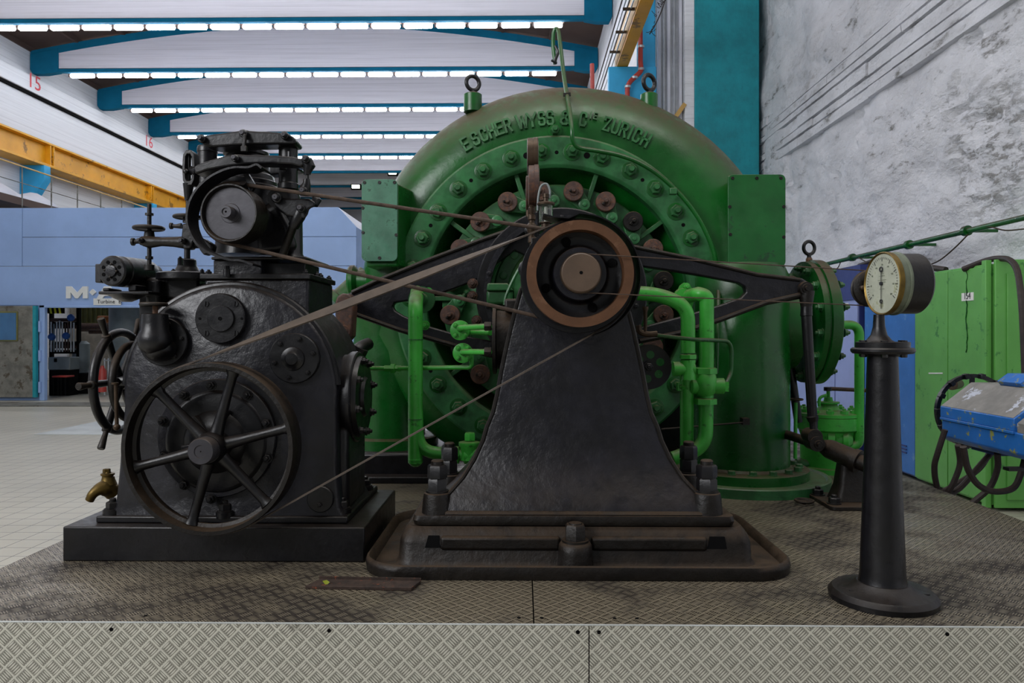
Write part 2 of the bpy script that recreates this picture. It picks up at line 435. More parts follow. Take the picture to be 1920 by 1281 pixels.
# metal gratings / hatch lying in the tiled floor
g = MB(); a = P(78, 808, 5); 
hx0, hy0 = -5.05, 11.6
S(MB().box((-7.2, 10.9, 0), (-5.4, 12.6, .012)).build('trim_1', 'grate', bevel=.004))
S(MB().box((-15, 15.1, 0), (-3, 15.9, .02)).build('trim_2', 'door_grey'))

# raised platform clad with tread plate
pl = T('platform', 'raised machine platform clad in aluminium tread plate', 'platform', (0, 2.31, 0)); 
pl['kind'] = 'structure'
FYp = 2.31
def px_front(px, Y=FYp): return P(px, 1170, Y).x
xs = [-2.0, .034, .365, 2.40]
body = MB().box((-1.99, FYp+.03, 0), (2.39, 8.3, PZ-.02)); body.build('platform_core', 'dark_gap', pl)
for i, (x0, x1, y0, y1) in enumerate([(-2.0, .033, FYp, 5.0), (.037, 2.40, FYp, 5.0), (-2.0, .6, 5.004, 8.3), (.604, 2.40, 5.004, 8.3)]):
    MB().box((x0, y0, PZ-.02), (x1, y1, PZ)).build('deck_plate', 'tread_top', pl, bevel=.0015)
for x0, x1 in ((-2.0, .203), (.2065, 2.40)):
    MB().box((x0, FYp-.004, 0), (x1, FYp-.0005, PZ-.002)).build('front_plate', 'tread_front', pl)
MB().box((-2.0, FYp-.005, PZ-.002), (2.40, FYp+.002, PZ+.0006)).build('edge_strip', 'grate', pl)
for x in (-1.28, -.60, .17, .235, 1.3):
    MB().cyl((x, FYp-.002, PZ-.022), (x, FYp-.0055, PZ-.022), .006, n=12).build('screw', 'dark_gap', pl)
for x in (-1.2, -.012, .06, .29, .36):
    MB().cyl((x, FYp+.05, PZ-.001), (x, FYp+.05, PZ+.0015), .006, n=12).build('screw', 'dark_gap', pl)

# nave walls
XL, XR = -15.1, 2.3
w = MB().box((XL-.3, -3, 0), (XL, 54, 11.5)); S(w.build('wall_left', 'wall_white'))
S(MB().box((XL, -3, 8.78), (XL+.10, 54, 8.86)).build('trim_3', 'dark_gap'))
S(MB().box((XL, -3, 8.86), (XL+.16, 54, 9.35)).build('trim_4', 'wall_white', bevel=.02))
S(MB().box((XL, 52, 0), (XR+.2, 52.3, 11.5)).build('wall_back', 'white_conc'))
S(MB().box((XR, 14.62, 5.0), (XR+.3, 54, 11.5)).build('wall_right', 'wall_white'))
# roof following the arched beams
def arch(x):
    u = (x-(-6.4))/8.7
    return 9.95+.95*(1-min(1, abs(u))**1.8)
n = 24; pts = [(XL+(XR-XL)*i/n) for i in range(n+1)]
r = MB()
poly = [Vector((x, -3, arch(x)+.32)) for x in pts]+[Vector((x, -3, arch(x)+.5)) for x in pts[::-1]]
for i in range(n):
    q = [Vector((pts[i], -3, arch(pts[i])+.32)), Vector((pts[i+1], -3, arch(pts[i+1])+.32)), Vector((pts[i+1], -3, arch(pts[i+1])+.5)), Vector((pts[i], -3, arch(pts[i])+.5))]
    r.prism(q, (0, 57, 0))
    xm = pts[i]
    if i % 2 == 0: r.box((xm-.05, -3, arch(xm)+.18), (xm+.05, 54, arch(xm)+.34))
S(r.build('ceiling', 'roof_brown'))

# roof beams
ORD = ['nearest', 'second nearest', 'third nearest', 'fourth nearest', 'fifth nearest', 'sixth nearest', 'seventh nearest', 'eighth nearest', 'ninth nearest']
BY0, BDY = 19.05, 3.61
def beam(Y, label):
    t = T('roof_beam', label, 'beam', (-6.4, Y, 9.5), 'white web roof beams across the hall')
    xl, xr = XL+.02, XR-.02; n = 28
    top = [(xl+(xr-xl)*i/n) for i in range(n+1)]
    web = [Vector((x, Y+.03, arch(x))) for x in top]
    poly = [Vector((xl+.85, Y+.03, 9.62)), Vector((xr-.7, Y+.03, 9.62))]
    ts = [x for x in top if xl+.9 < x < xr-.75]
    poly += [Vector((xr-.7, Y+.03, arch(xr-.7)))]+[Vector((x, Y+.03, arch(x))) for x in ts[::-1]]+[Vector((xl+.85, Y+.03, arch(xl+.85)))]
    MB().prism(poly, (0, .1, 0)).build('web', 'beam_white', t)
    MB().box((xl+.3, Y, 9.5), (xr-.3, Y+.15, 9.60)).build('bottom_flange', 'blue_beam', t, bevel=.01)
    m = MB()
    for i in range(n):
        x0, x1 = top[i], top[i+1]
        m.loft([[Vector((x, Y, arch(x)-.02)), Vector((x, Y+.15, arch(x)-.02)), Vector((x, Y+.15, arch(x)+.2)), Vector((x, Y, arch(x)+.2))] for x in (x0, x1)])
    m.build('top_flange', 'blue_beam', t)
    for a, b, c, d in ((xl, xl+.86, xl+.45, xl+.86), (xr, xr-.71, xr-.4, xr-.71)):
        MB().prism([Vector((a, Y-.02, 9.58)), Vector((a+(b-a)*.1, Y-.02, 9.44)), Vector((a+(b-a)*.55, Y-.02, 9.44)), Vector((b, Y-.02, 9.5)),
                    Vector((b, Y-.02, arch(b)+.1)), Vector((a, Y-.02, arch(a)+.1))], (0, .22, 0)).build('end_panel', 'blue_beam', t, bevel=.01)
    return t
b0 = beam(BY0, ORD[0]+' roof beam, white web between blue flanges')
for k in range(1, 9): dup(b0, (0, k*BDY, 0), ORD[k]+' roof beam, white web between blue flanges')
# fluorescent battens under the beams
def batten(x, y, z, label, group):
    t = T('fluorescent_light', label, 'ceiling light', (x, y, z), group)
    m = MB(); rr = .07
    pts = [Vector((x-.365, y, z)), Vector((x-.335, y, z)), Vector((x+.335, y, z)), Vector((x+.365, y, z))]
    m.tube(pts, [.04, rr, rr, .04], 12); m.build('diffuser', 'tube_light', t)
    MB().box((x-.41, y-.05, z+.06), (x+.41, y+.05, z+.10)).box((x-.425, y-.03, z-.04), (x-.385, y+.03, z+.05)).build('housing', 'roof_brown', t)
    return t
l0 = None
for k in range(-4, 5):
    lab = ('fluorescent light in the bright row under the %s roof beam' % ORD[k]) if k >= 0 else 'fluorescent light in a row overhead, before the nearest beam'
    grp = ('lights under the %s roof beam' % ORD[k]) if k >= 0 else 'lights of the rows overhead'
    for i in range(18):
        x = -13.62+i*.84
        p = (x, BY0+k*BDY+.26, 9.47)
        if l0 is None: l0 = batten(*p, lab, grp); src = Vector(p)
        else:
            c = dup(l0, Vector(p)-src, lab); c['group'] = grp
# flood lamps far back
for i, (px, py, lab) in enumerate([(667, 350, 'small greenish floodlight glowing left of the green turbine'), (736, 324, 'small greenish floodlight glowing behind the turbine casing edge')]):
    p = P(px, py, 40)
    t = T('floodlight', lab, 'lamp', p)
    MB().box(p-Vector((.28, 0, .14)), p+Vector((.28, .2, .14))).build('lamp_housing', 'dark_gap', t, bevel=.02)
    MB().box(p-Vector((.2, .02, .08)), p+Vector((.2, .005, .08))).build('lamp_glass', 'flood', t)

# left crane rail
t = T('crane_rail', 'long yellow crane girder along the left wall', 'crane rail', (-14.4, 14, 6.5))
MB().box((-14.62, 8, 6.62), (-14.58, 50, 7.26)).build('girder_web', 'yellow', t)
MB().box((-14.95, 8, 6.55), (-14.38, 50, 6.63)).build('bottom_flange', 'yellow', t, bevel=.01)
MB().box((-14.8, 8, 7.24), (-14.40, 50, 7.30)).build('top_flange', 'yellow', t, bevel=.01)
MB().box((-14.63, 8, 7.30), (-14.55, 50, 7.36)).build('rail_head', 'rust_rim', t)
for i in range(6):
    y = 10.2+i*6.2
    MB().box((-14.60, y, 6.63), (-14.42, y+.04, 7.24)).box((-14.60, y+.16, 6.63), (-14.42, y+.2, 7.24)).build('stiffener', 'yellow', t)
for i in range(4):
    y = 15.6+i*6.6
    lab = ['light blue bracket out of frame at left', 'light blue bracket under the yellow girder, nearer one at far left', 'light blue bracket under the yellow girder above the blue container', 'light blue bracket far along the yellow girder'][i]
    if i == 0: continue
    tag(MB().prism([Vector((-15.1, y, 6.55)), Vector((-14.35, y, 6.55)), Vector((-14.35, y, 6.1)), Vector((-14.7, y, 5.55)), Vector((-15.1, y, 5.5))], (0, .3, 0)).build('girder_bracket', 'blue_bracket', bevel=.01), lab, 'bracket', 'girder brackets on the left wall')
# gallery and its handrail
t = T('gallery', 'narrow walkway with thin handrail above the blue container', 'walkway', (-14.2, 18, 5))
MB().box((-15.1, 8, 4.95), (-13.5, 22.5, 5.15)).build('deck', 'roof_brown', t)
rl = MB().tube([(-13.5, 8, 6.0), (-13.5, 36, 6.0)], .022, 8); rl.build('handrail', 'yellow_tan', t)
MB().tube([(-13.5, 8, 5.55), (-13.5, 36, 5.55)], .012, 8).build('handrail', 'door_grey', t)
for i in range(16):
    y = 16.2+i*1.25
    MB().tube([(-13.5, y, 4.9), (-13.5, y, 6.0)], .018, 8).build('rail_post', 'door_grey', t)
tag(MB().loft([[Vector((-14.3+.5*cos(a), 18+k*.5, 5.18+.38*abs(sin(a))*(.8+.3*sin(k*2)))) for a in [i*pi/8 for i in range(9)]] for k in range(9)]).build('tarpaulin', 'white_conc'), 'pale sheet bundled on the walkway at far left', 'tarpaulin')
# numbers painted in red on the left wall
for txt, px, py, lab in (('15', 56, 155, 'large red number 15 painted on left wall under the blue beam end'), ('16', 274, 267, 'smaller fainter red number 16 further along the left wall')):
    x = XL+.165
    Y = -x*F/(980-px); z = 1.5+(625-py)/F*Y
    m = MB().text(txt, (x, Y, z-.12), (0, 1, 0), (0, 0, 1), .62, .004, sx=1.1)
    tag(m.build('painted_number', 'red_mark'), lab, 'number')

# right crane rail, conductor bars
t = T('crane_rail', 'yellow crane girder high up at right above the turbine', 'crane rail', (1.85, 12, 6.5))
MB().box((1.77, 9.5, 6.55), (1.82, 14.4, 7.0)).build('girder_web', 'yellow_tan', t)
MB().box((1.77, 9.5, 6.52), (1.98, 14.4, 6.58)).build('bottom_flange', 'yellow', t)
for i in range(4):
    x = 1.70-i*.035; 
    tag(MB().box((x, 9, 6.62+i*.08), (x+.018, 17.6, 6.65+i*.08)).build('conductor_bar', ['galv', 'rubber', 'galv', 'rubber'][i]),
        ['pale bar right beside the yellow girder', 'dark bar second from the yellow girder', 'pale bar third from the yellow girder', 'dark bar furthest from the yellow girder'][i]+', running along the hall', 'conductor bar', 'conductor bars beside the right girder')
for i in range(5):
    y = 10+i*.9
    tag(MB().box((1.58, y, 6.60), (1.8, y+.03, 6.64)).build('bar_support', 'brass_dull'), 'small brown clip holding the conductor bars at the girder', 'clip', 'clips of the conductor bars')
# light blue pier carrying the right rail
t = T('crane_pier', 'light blue concrete pier behind the turbine carrying the yellow girder', 'pier', (2.1, 14.2, 0))
x0 = P(1141, 300, 14.05).x; x1 = P(1232, 300, 14.05).x
MB().box((x0, 14.05, 0), (x1-.01, 14.25, 6.515)).build('pier_block', 'blue_bracket', t, bevel=.02)
MB().box((P(1196, 100, 14.1).x, 14.15, 6), (x1-.01, 14.29, 9.5)).build('pier_shaft', 'blue_bracket', t, bevel=.02)
# red rain pipe
def pxp(l, Y): return [P(x, y, Y) for x, y in l]
t = T('rain_pipe', 'red pipe with offset bend on the light blue pier', 'pipe', P(1200, 100, 13.9))
MB().tube(bend(pxp([(1200, -60), (1201, 120), (1203, 133), (1176, 158), (1177, 210)], 13.9), .12), .045, 14).build('pipe', 'red_pipe', t)
for x, y in ((1202, 88), (1202, 130), (1190, 146), (1177, 163)):
    p = P(x, y, 13.9); MB().cyl(p-ZZ*.02, p+ZZ*.02, .06, n=14).build('pipe_clamp', 'galv', t)
tag(MB().tube(pxp([(1110, 120), (1111, 180)], 17), .05, 10).build('rain_pipe', 'red_pipe'), 'short thin red pipe left of the conductor bars', 'pipe')
# folded corrugated door, pale edge post, teal column
t = T('sliding_door', 'grey ribbed folding door leaf beside the teal column', 'door', P(1258, 200, 14.4))
x0, x1 = P(1232, 200, 14.4).x, P(1284, 200, 14.4).x
MB().box((x0, 14.45, 0), (x1, 14.5, 9.5)).build('door_leaf', 'galv', t)
for i, px in enumerate((1233, 1243, 1251, 1262, 1273, 1280)):
    a = P(px, 200, 14.4).x
    MB().box((a, 14.38, 0), (a+(.035 if i % 2 else .06), 14.46, 9.5)).build('door_rib', 'galv' if i % 2 else 'white_conc', t, bevel=.005)
MB().bar(P(1262, 226, 14.3), P(1284, 195, 14.3), .06, .08).build('door_brace', 'yellow_tan', t)
tag(MB().box((P(1284, 0, 14.3).x, 14.3, 0), (P(1302, 0, 14.3).x, 14.6, 9.5)).build('edge_post', 'wall_white', bevel=.01), 'narrow whitewashed post between ribbed door and teal column', 'post')
# withered branches on the pier edge
m = MB(); random.seed(3)
c0 = [P(1218, 64, 13.8), P(1232, 40, 13.8), P(1244, 10, 13.8), P(1252, -20, 13.8)]
m.tube(smooth(c0), .012, 6)
for i in range(26):
    a = c0[0].lerp(c0[3], random.random()); d = Vector((random.uniform(-1, 1), random.uniform(-.3, .3), random.uniform(-.8, .8)))*random.uniform(.06, .16)
    m.tube([a, a+d*.6, a+d+Vector((0, 0, .02))], .006, 5)
tag(m.build('cable_tangle', 'rubber'), 'tangle of loose dark wires hanging beside the ribbed door', 'wires')
tc = MB().box((P(1302, 0, 14.3).x, 14.3, 0), (P(1424, 0, 14.3).x, 15.5, 10)); tag(tc.build('teal_column', 'teal_conc', bevel=.02), 'broad teal painted concrete column right of the turbine', 'column')
# whitewashed rock wall at right (real relief)
XW = 4.70
def wz(y, z):
    d = MN.fractal(Vector((1.3, y*.55, z*.9)), 1, 2, 5)*.12+MN.noise(Vector((0, y*2.3, z*2.8)))*.03
    d2 = MN.noise(Vector((7, y*1.1, z*1.1+3)))
    if d2 > .18 and z < 5: d += (MN.noise(Vector((9, y*6, z*9)))*.10)*min(1, (d2-.18)*6)
    r_ = sqrt((y-7.5)**2+(z-3.3)**2)
    if r_ < .9: d += MN.noise(Vector((3, y*7, z*12)))*.07*min(1, (.9-r_)*3)
    return XW+d-.04
ny, nz_ = 200, 130; vs = []; fs = []
for j in range(nz_+1):
    for i in range(ny+1):
        y = -3+i*(18.6/ny); z = j*(9.8/nz_); vs.append(Vector((wz(y, z), y, z)))
for j in range(nz_):
    for i in range(ny):
        a = j*(ny+1)+i; fs.append((a, a+1, a+ny+2, a+ny+1))
m = MB().add(vs, fs); m.box((XW+.3, -3, 0), (XW+.5, 15.6, 9.8))
S(m.build('wall_front', 'rock_white', recalc=False)); bpy.data.objects['wall_front'].name = 'wall_side'
# board-marked band of the wall, one irregular board above the other
m = MB(); zz = 4.62; random.seed(5)
for k, hgt in enumerate((.17, .14, .21, .12, .16, .18)):
    y = -2.9
    while y < 14.6:
        L = random.uniform(2.5, 5); y2 = min(14.6, y+L); nn = 14; th = .10+random.uniform(-.015, .02)
        rings = []
        for i in range(nn+1):
            yy = y+(y2-.01-y)*i/nn; wob = MN.noise(Vector((k, yy*3, 0)))*.012
            rings.append([Vector((XW+.1, yy, zz)), Vector((XW-th+wob, yy, zz+.012+wob)), Vector((XW-th-wob, yy, zz+hgt-.022)), Vector((XW+.1, yy, zz+hgt-.008))])
        m.loft(rings); y = y2
    zz += hgt
S(m.build('trim_5', 'rock_white'))
# green conduit along the wall
t = T('wall_conduit', 'thin green pipe running along the white rough wall', 'pipe', (4.4, 8, 2.4))
def onX(px, py, X):
    a = (px-CX)/F; k = (-sin(TH)+a*cos(TH)); t_ = X/k
    return Vector((X, t_*(cos(TH)+a*sin(TH)), CAMZ+t_*(CY-py)/F))
a, b = onX(1538, 498, 4.35), onX(1925, 407, 4.35)
MB().tube([a, a.lerp(b, .5), b, b+(b-a).normalized()*1], .028, 12).build('pipe', 'green_case', t)
for px, py in ((1598, 483), (1704, 459), (1812, 433)):
    p = onX(px, py, 4.35); MB().cyl(p-Vector((0, .03, 0)), p+Vector((0, .03, 0)), .05, n=14).bar(p, p+Vector((.3, 0, 0)), .03, .03).build('pipe_clamp', 'green_case', t)
for l, lab in (([(1735, 500), (1762, 488), (1790, 465), (1815, 440)], 'thin brown wire rising to the green conduit'),
               ([(1815, 433), (1850, 425), (1885, 432), (1925, 429)], 'thin brown wire sagging right of the conduit clamp'),
               ([(1610, 483), (1625, 492), (1640, 500)], 'short wire hanging from conduit behind the dial'),
               ([(1552, 515), (1570, 503), (1576, 492)], 'thin wire rising to the conduit beside the turbine flange')):
    tag(MB().tube(smooth([onX(x, y, 4.33) for x, y in l]), .007, 6).build('wire', 'brass_dull'), lab, 'wire')
# ------------------------------------------------------------------ blue enclosure at the back left
YC = 16.5
def X_(px, Y=YC): return P(px, 600, Y).x
def Z_(py, Y=YC): return P(900, py, Y).z
t = T('turbine_enclosure', 'long pale blue sheet-metal enclosure with open doorway at back left', 'enclosure', (-7, YC, 0))
xo0, xo1 = X_(86), X_(330); zt = Z_(388); zd = Z_(572)
D = 3.0
m = MB()
m.box((-15, YC, zd), (xo1, YC+.08, Z_(498)-.01))
m.build('front_panel', 'container_blue', t)
MB().box((-15, YC, Z_(498)), (X_(42)-.01, YC+.08, zt)).build('front_panel', 'container_blue', t, bevel=.006)
MB().box((X_(42), YC, Z_(498)), (X_(668), YC+.08, Z_(443)-.01)).build('front_panel', 'container_blue', t, bevel=.006)
# upper panel with its sloping right end
MB().prism([Vector((X_(42), YC, Z_(443))), Vector((X_(668), YC, Z_(443))), Vector((X_(668), YC, Z_(425))), Vector((X_(634), YC, zt)), Vector((X_(42), YC, zt))], (0, .08, 0)).build('front_panel', 'container_blue', t, bevel=.006)
MB().box((xo1, YC, 0), (X_(668), YC+.08, Z_(498)-.01)).build('front_panel', 'container_blue', t, bevel=.006)
MB().box((-15, YC+.02, 0), (X_(76), YC+.08, zd)).build('front_panel', 'container_blue', t)
MB().box((-15, YC+.08, zt-.04), (X_(634), YC+3.5, zt)).build('roof_panel', 'container_blue', t)
MB().prism([Vector((X_(668)-.06, YC+.08, 0)), Vector((X_(668), YC+.08, 0)), Vector((X_(668), YC+.08, Z_(425))), Vector((X_(668)-.06, YC+.08, Z_(425)))], (0, 5.4, 0)).build('side_panel', 'container_blue', t)
MB().prism([Vector((X_(668), YC+.08, Z_(425))), Vector((X_(668)-.06, YC+.08, Z_(425)-.02)), Vector((X_(634)-.06, YC+.08, zt-.04)), Vector((X_(634), YC+.08, zt))], (0, 5.4, 0)).build('side_panel', 'white_conc', t)
MB().box((X_(76), YC-.05, 0), (xo0, YC+.06, zd)).box((X_(76), YC-.05, zd-.06), (xo1, YC+.0, zd)).build('door_frame', 'container_blue', t, bevel=.01)
for zc in (1.65, 1.0, .3):
    MB().cyl((X_(78), YC-.07, zc-.12), (X_(78), YC-.07, zc+.12), .03, n=12).build('hinge', 'container_blue', t)
# door leaf folded flat against the front
t2 = MB().box((-13.5, YC-.14, .08), (X_(74), YC-.07, zd-.02)); dl = t2.build('door_leaf', 'door_grey', t, bevel=.01)
MB().box((X_(69), YC-.145, .08), (X_(75), YC-.06, zd-.02)).build('door_edge', 'teal_conc', dl)
MB().box((-13, YC-.17, Z_(640)), (X_(42), YC-.12, Z_(584))).build('window_frame', 'tank_olive', dl, bevel=.01)
MB().box((-12.95, YC-.18, Z_(637.5)), (X_(40), YC-.165, Z_(587))).build('window_pane', 'window_blue', dl)
# lettering M, diamond, A and the plaque
m = MB(); y = YC-.05
def pp(l): return [P(a, b, y) for a, b in l]
m.prism(pp([(123.5, 559.5), (123.5, 537), (133, 537), (144, 549), (155, 537), (164, 537), (164, 559.5), (155, 559.5), (155, 548), (146, 559.5), (141, 559.5), (132, 548), (132, 559.5)]), (0, .05, 0))
m.build('letter', 'plastic_white', t)
MB().prism(pp([(167, 548), (173, 542), (179.5, 548), (173, 554)]), (0, .05, 0)).build('letter', 'plastic_white', t)
MB().prism(pp([(181, 559.5), (195, 537), (206, 537), (221, 559.5), (210, 559.5), (207, 555), (195, 555), (192, 559.5)]), (0, .05, 0)).build('letter', 'plastic_white', t)
sg = MB().box((X_(178), YC-.06, Z_(572)), (X_(229), YC-.03, Z_(559.5))).build('name_plaque', 'plastic_white', t)
MB().text('Turbine  B', P(182, 569, YC-.065), XX, ZZ, .12, .006, align='LEFT', sp=1.05).build('plaque_lettering', 'ink', sg)
# wall behind the enclosure interior
S(MB().box((-15, YC+8, 0), (X_(668), YC+8.2, 3.4)).build('wall_rear', 'rubble')); bpy.data.objects['wall_rear'].name = 'wall_far'
# ---- things seen inside through the doorway
q = lambda px, py, Y: P(px, py, Y)
hz = T('hazard_board', 'black and yellow striped board inside the doorway top', 'sign', q(103, 582, YC+.5))
MB().box(q(84, 588, YC+.5), q(120, 576, YC+.5)+BY*.03).build('board', 'dark_gap', hz)
for i in range(4):
    x = 85.5+i*8.5; MB().prism([q(x, 588, YC+.49), q(x+3.5, 588, YC+.49), q(x+1.5, 576.5, YC+.49), q(x-2, 576.5, YC+.49)], (0, .02, 0)).build('stripe', 'hazard_yellow', hz)
rk = T('pipe_rack', 'dark pipe rack with blue valves inside the doorway', 'pipe rack', q(110, 700, YC+2))
Yr = YC+2
for px in (92, 143): MB().box(q(px, 745, Yr), q(px+5, 577, Yr)+BY*.1).build('rack_post', 'dark_gap', rk)
for py, col in ((600, 'rust_disc'), (607, 'dark_gap'), (613, 'rust_disc'), (644, 'dark_gap'), (650, 'rust_disc'), (660, 'dark_gap')):
    MB().tube([q(94, py, Yr), q(144, py, Yr)], .045, 8).build('pipe', col, rk)
random.seed(11)
for i in range(9):
    px = 96+i*5.3; MB().tube([q(px, 600+random.uniform(0, 8), Yr-.1), q(px, 660, Yr-.1)], .02, 6).build('pipe', random.choice(['rust_disc', 'tank_grey', 'galv']), rk)
for px, py in ((133, 596), (97, 632), (124, 630)):
    MB().sphere(q(px, py, Yr-.2), .09, 10).cyl(q(px, py, Yr-.2), q(px, py-7, Yr-.2), .03, n=8).build('valve', 'valve_blue', rk)
bx = T('control_box', 'grey box on dark stand inside the doorway', 'box', q(110, 700, YC+1.2))
MB().box(q(90, 694, YC+1.2), q(131, 670, YC+1.2)+BY*.4).build('box_body', 'tank_grey', bx, bevel=.02)
MB().box(q(101, 679, YC+1.19), q(107, 672, YC+1.2)).build('box_window', 'dark_gap', bx)
MB().box(q(92, 742, YC+1.2), q(128, 694, YC+1.2)+BY*.4).build('box_stand', 'dark_gap', bx)
st = T('red_stool', 'low red topped stool inside the doorway', 'stool', q(110, 740, YC+.7))
MB().box(q(97, 708, YC+.7), q(123, 705, YC+.7)+BY*.35).build('seat', 'red_pipe', st, bevel=.01)
for px in (98, 107, 113, 121): MB().box(q(px, 742, YC+.7), q(px+1.5, 708, YC+.7)+BY*.03).build('leg', 'dark_gap', st)
tag(MB().lathe(q(152, 745, YC+2.2), ZZ, [(0, .2), (1.35, .2), (1.42, .12)], 20).build('gas_cylinder', 'tank_grey'), 'pale grey cylinder standing right of the pipe rack', 'cylinder')
tn = T('olive_tank', 'large olive ribbed tank hanging inside the doorway', 'tank', q(180, 600, YC+5))
MB().box(q(150, 606, YC+5), q(240, 560, YC+5)+BY*1).build('tank_body', 'tank_olive', tn, bevel=.03)
for px in range(152, 240, 9): MB().box(q(px, 606, YC+4.95), q(px+1.5, 560, YC+4.95)+BY*.05).build('tank_rib', 'tank_olive', tn)
MB().tube([q(150, 614, YC+4.6), q(240, 614, YC+4.6)], .12, 12).build('pipe', 'rust_disc', tn)
tag(MB().tube([q(185, 599, YC+3.5), q(216, 599, YC+3.5)], .1, 14).build('orange_cylinder', 'orange'), 'orange horizontal cylinder below the olive tank', 'cylinder')
tag(MB().tube([q(168, 622, YC+3.2), q(225, 622, YC+3.2)], .06, 10).build('rusty_pipe', 'rust_disc'), 'rusty pipe crossing under the olive tank', 'pipe')
tag(MB().lathe(q(245, 750, YC+2.5), ZZ, [(0, .5), (2.6, .5)], 24).build('grey_vessel', 'tank_grey'), 'tall grey vessel inside the enclosure beside the hand wheel', 'vessel')
ex = T('fire_extinguisher', 'red extinguisher on the floor inside the enclosure', 'extinguisher', q(192, 742, YC+1))
MB().lathe(q(192, 735, YC+1), ZZ, [(0, .09), (.5, .09), (.58, .04), (.62, .04)], 16).build('cylinder', 'red_pipe', ex)
MB().tube([q(192, 690, YC+1), q(196, 700, YC+1), q(196, 725, YC+1)], .015, 6).build('hose', 'rubber', ex)
tag(MB().box(q(140, 742, YC+1.8), q(172, 700, YC+1.8)+BY*.4).build('dark_cabinet', 'dark_gap', bevel=.02), 'dark low cabinet at the foot of the grey cylinder', 'cabinet')
sh = T('pale_barrier', 'thin metal barrier inside the enclosure behind the hand wheel', 'barrier', q(205, 742, YC+1.5))
for px in (196, 203, 210, 217): MB().tube([q(px, 742, YC+1.5), q(px, 672, YC+1.5)], .02, 6).build('bar', 'galv', sh)
MB().tube([q(194, 676, YC+1.5), q(220, 676, YC+1.5)], .02, 6).build('bar', 'galv', sh)
# red and white board right of the governor
bb = T('striped_barrier', 'red and white board glimpsed between governor and turbine', 'board', q(620, 550, 12))
MB().box(q(612, 566, 12), q(626, 543, 12)+BY*.03).build('board', 'plastic_white', bb)
MB().prism([q(612, 563, 11.99), q(612, 556, 11.99), q(622, 543, 11.99), q(626.5, 543, 11.99)], (0, .01, 0)).build('stripe', 'red_pipe', bb)

# ------------------------------------------------------------------ cabinets along the right wall
XC = 3.94
def cab(y0, y1, h, mat, label, name='tall_cabinet', xo=0.0, doors=2, side=None, group=None):
    t = T(name, label, 'cabinet', (XC+xo+.25, (y0+y1)/2, 0), group)
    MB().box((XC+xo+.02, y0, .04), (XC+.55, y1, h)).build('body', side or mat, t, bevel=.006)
    n = doors
    for i in range(n):
        a, b = y0+(y1-y0)*i/n, y0+(y1-y0)*(i+1)/n
        MB().box((XC+xo, a+.006, .06), (XC+xo+.022, b-.006, h-.02)).build('door', mat, t, bevel=.004)
    return t
def yX(px, X=XC):
    return onX(px, 625, X).y
y1, y2, y3, y4 = yX(1850), yX(1715), yX(1616), yX(1566)
hg = 1.5+.5*XC/3.35
t = cab(y1, y2, 2.09, 'cab_green', 'tall light green metal cabinet with label 154 beside dial column', doors=2, side='cab_green')
MB().box((XC-.02, y1-.02, .02), (XC+.03, y1+.04, 2.12)).build('corner_post', 'cab_green', t, bevel=.004)
MB().box((XC-.006, yX(1826), onX(1815, 564, XC).z), (XC, yX(1804), onX(1815, 549, XC).z)).build('label_plate', 'paper', t)
MB().text('154', (XC-.007, onX(1823, 560, XC).y, 0)[:0] or Vector((XC-.008, onX(1815, 560, XC).y, onX(1815, 561, XC).z)), (0, -1, 0), ZZ, .085, .002, sx=.8).build('label_lettering', 'ink', t)
m = MB(); random.seed(2); yy, z = yX(1813), 2.08; pts = []
while z > 1.3: pts.append(Vector((XC-.002, yy+random.uniform(-.012, .012), z))); z -= .03
m.tube(pts, [.006*random.uniform(.4, 1.2) for _ in pts], 5); m.build('paint_crack', 'green_case', t)
MB().bar((XC-.003, yX(1742), onX(1742, 700, XC).z), (XC-.003, yX(1768), onX(1768, 700, XC).z), .004, .012).build('scratch', 'paper', t)
# nearer cabinet with its end towards the camera
t = T('tall_cabinet', 'green cabinet nearest the camera behind the blue machine, darker end panel', 'cabinet', (XC+.4, y1-.4, 0))
MB().box((XC+.03, y1-.07, .03), (XC+.85, y1-.045, 2.12)).build('end_panel', 'green_plate_dark' if False else 'cab_green', t, bevel=.004)
MB().box((XC+.12, y1-.085, .1), (XC+.8, y1-.07, 2.0)).build('inset_panel', 'cab_green', t, bevel=.004)
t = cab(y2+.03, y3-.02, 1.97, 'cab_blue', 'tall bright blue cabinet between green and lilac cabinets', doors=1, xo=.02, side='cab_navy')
for k in range(3):
    MB().box((XC+.01, yX(1697), .26+k*.035), (XC+.03, yX(1680), .272+k*.035)).build('louvre', 'cab_navy', t)
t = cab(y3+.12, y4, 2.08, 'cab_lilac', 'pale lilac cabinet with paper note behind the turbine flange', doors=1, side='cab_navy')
MB().box((XC-.005, yX(1591), onX(1583, 581, XC).z), (XC, yX(1575), onX(1583, 569, XC).z)).build('paper_note', 'paper', t)
MB().box((XC-.04, yX(1573), onX(1570, 671, XC).z), (XC, yX(1566.5), onX(1570, 662, XC).z)).build('handle', 'galv', t, bevel=.004)
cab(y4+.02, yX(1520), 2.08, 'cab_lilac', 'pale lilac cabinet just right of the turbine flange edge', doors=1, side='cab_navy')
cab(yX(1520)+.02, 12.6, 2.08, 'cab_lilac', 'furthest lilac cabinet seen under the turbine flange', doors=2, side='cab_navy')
tag(MB().box((XC-.02, y3+.0, 1.9), (XC+.5, y4+1.2, 2.3)).build('cable_duct', 'cab_navy'), 'navy cable duct above the lilac cabinets', 'duct')
tag(MB().tube(smooth([Vector((XC+.15, y3+.4, 2.32)), Vector((XC+.2, y3-.3, 2.36)), Vector((XC+.15, y2+.2, 2.2)), Vector((XC+.2, y2-.2, 2.12))]), .03, 8).build('black_cable', 'rubber'), 'black cable draped over the blue cabinet top', 'cable')
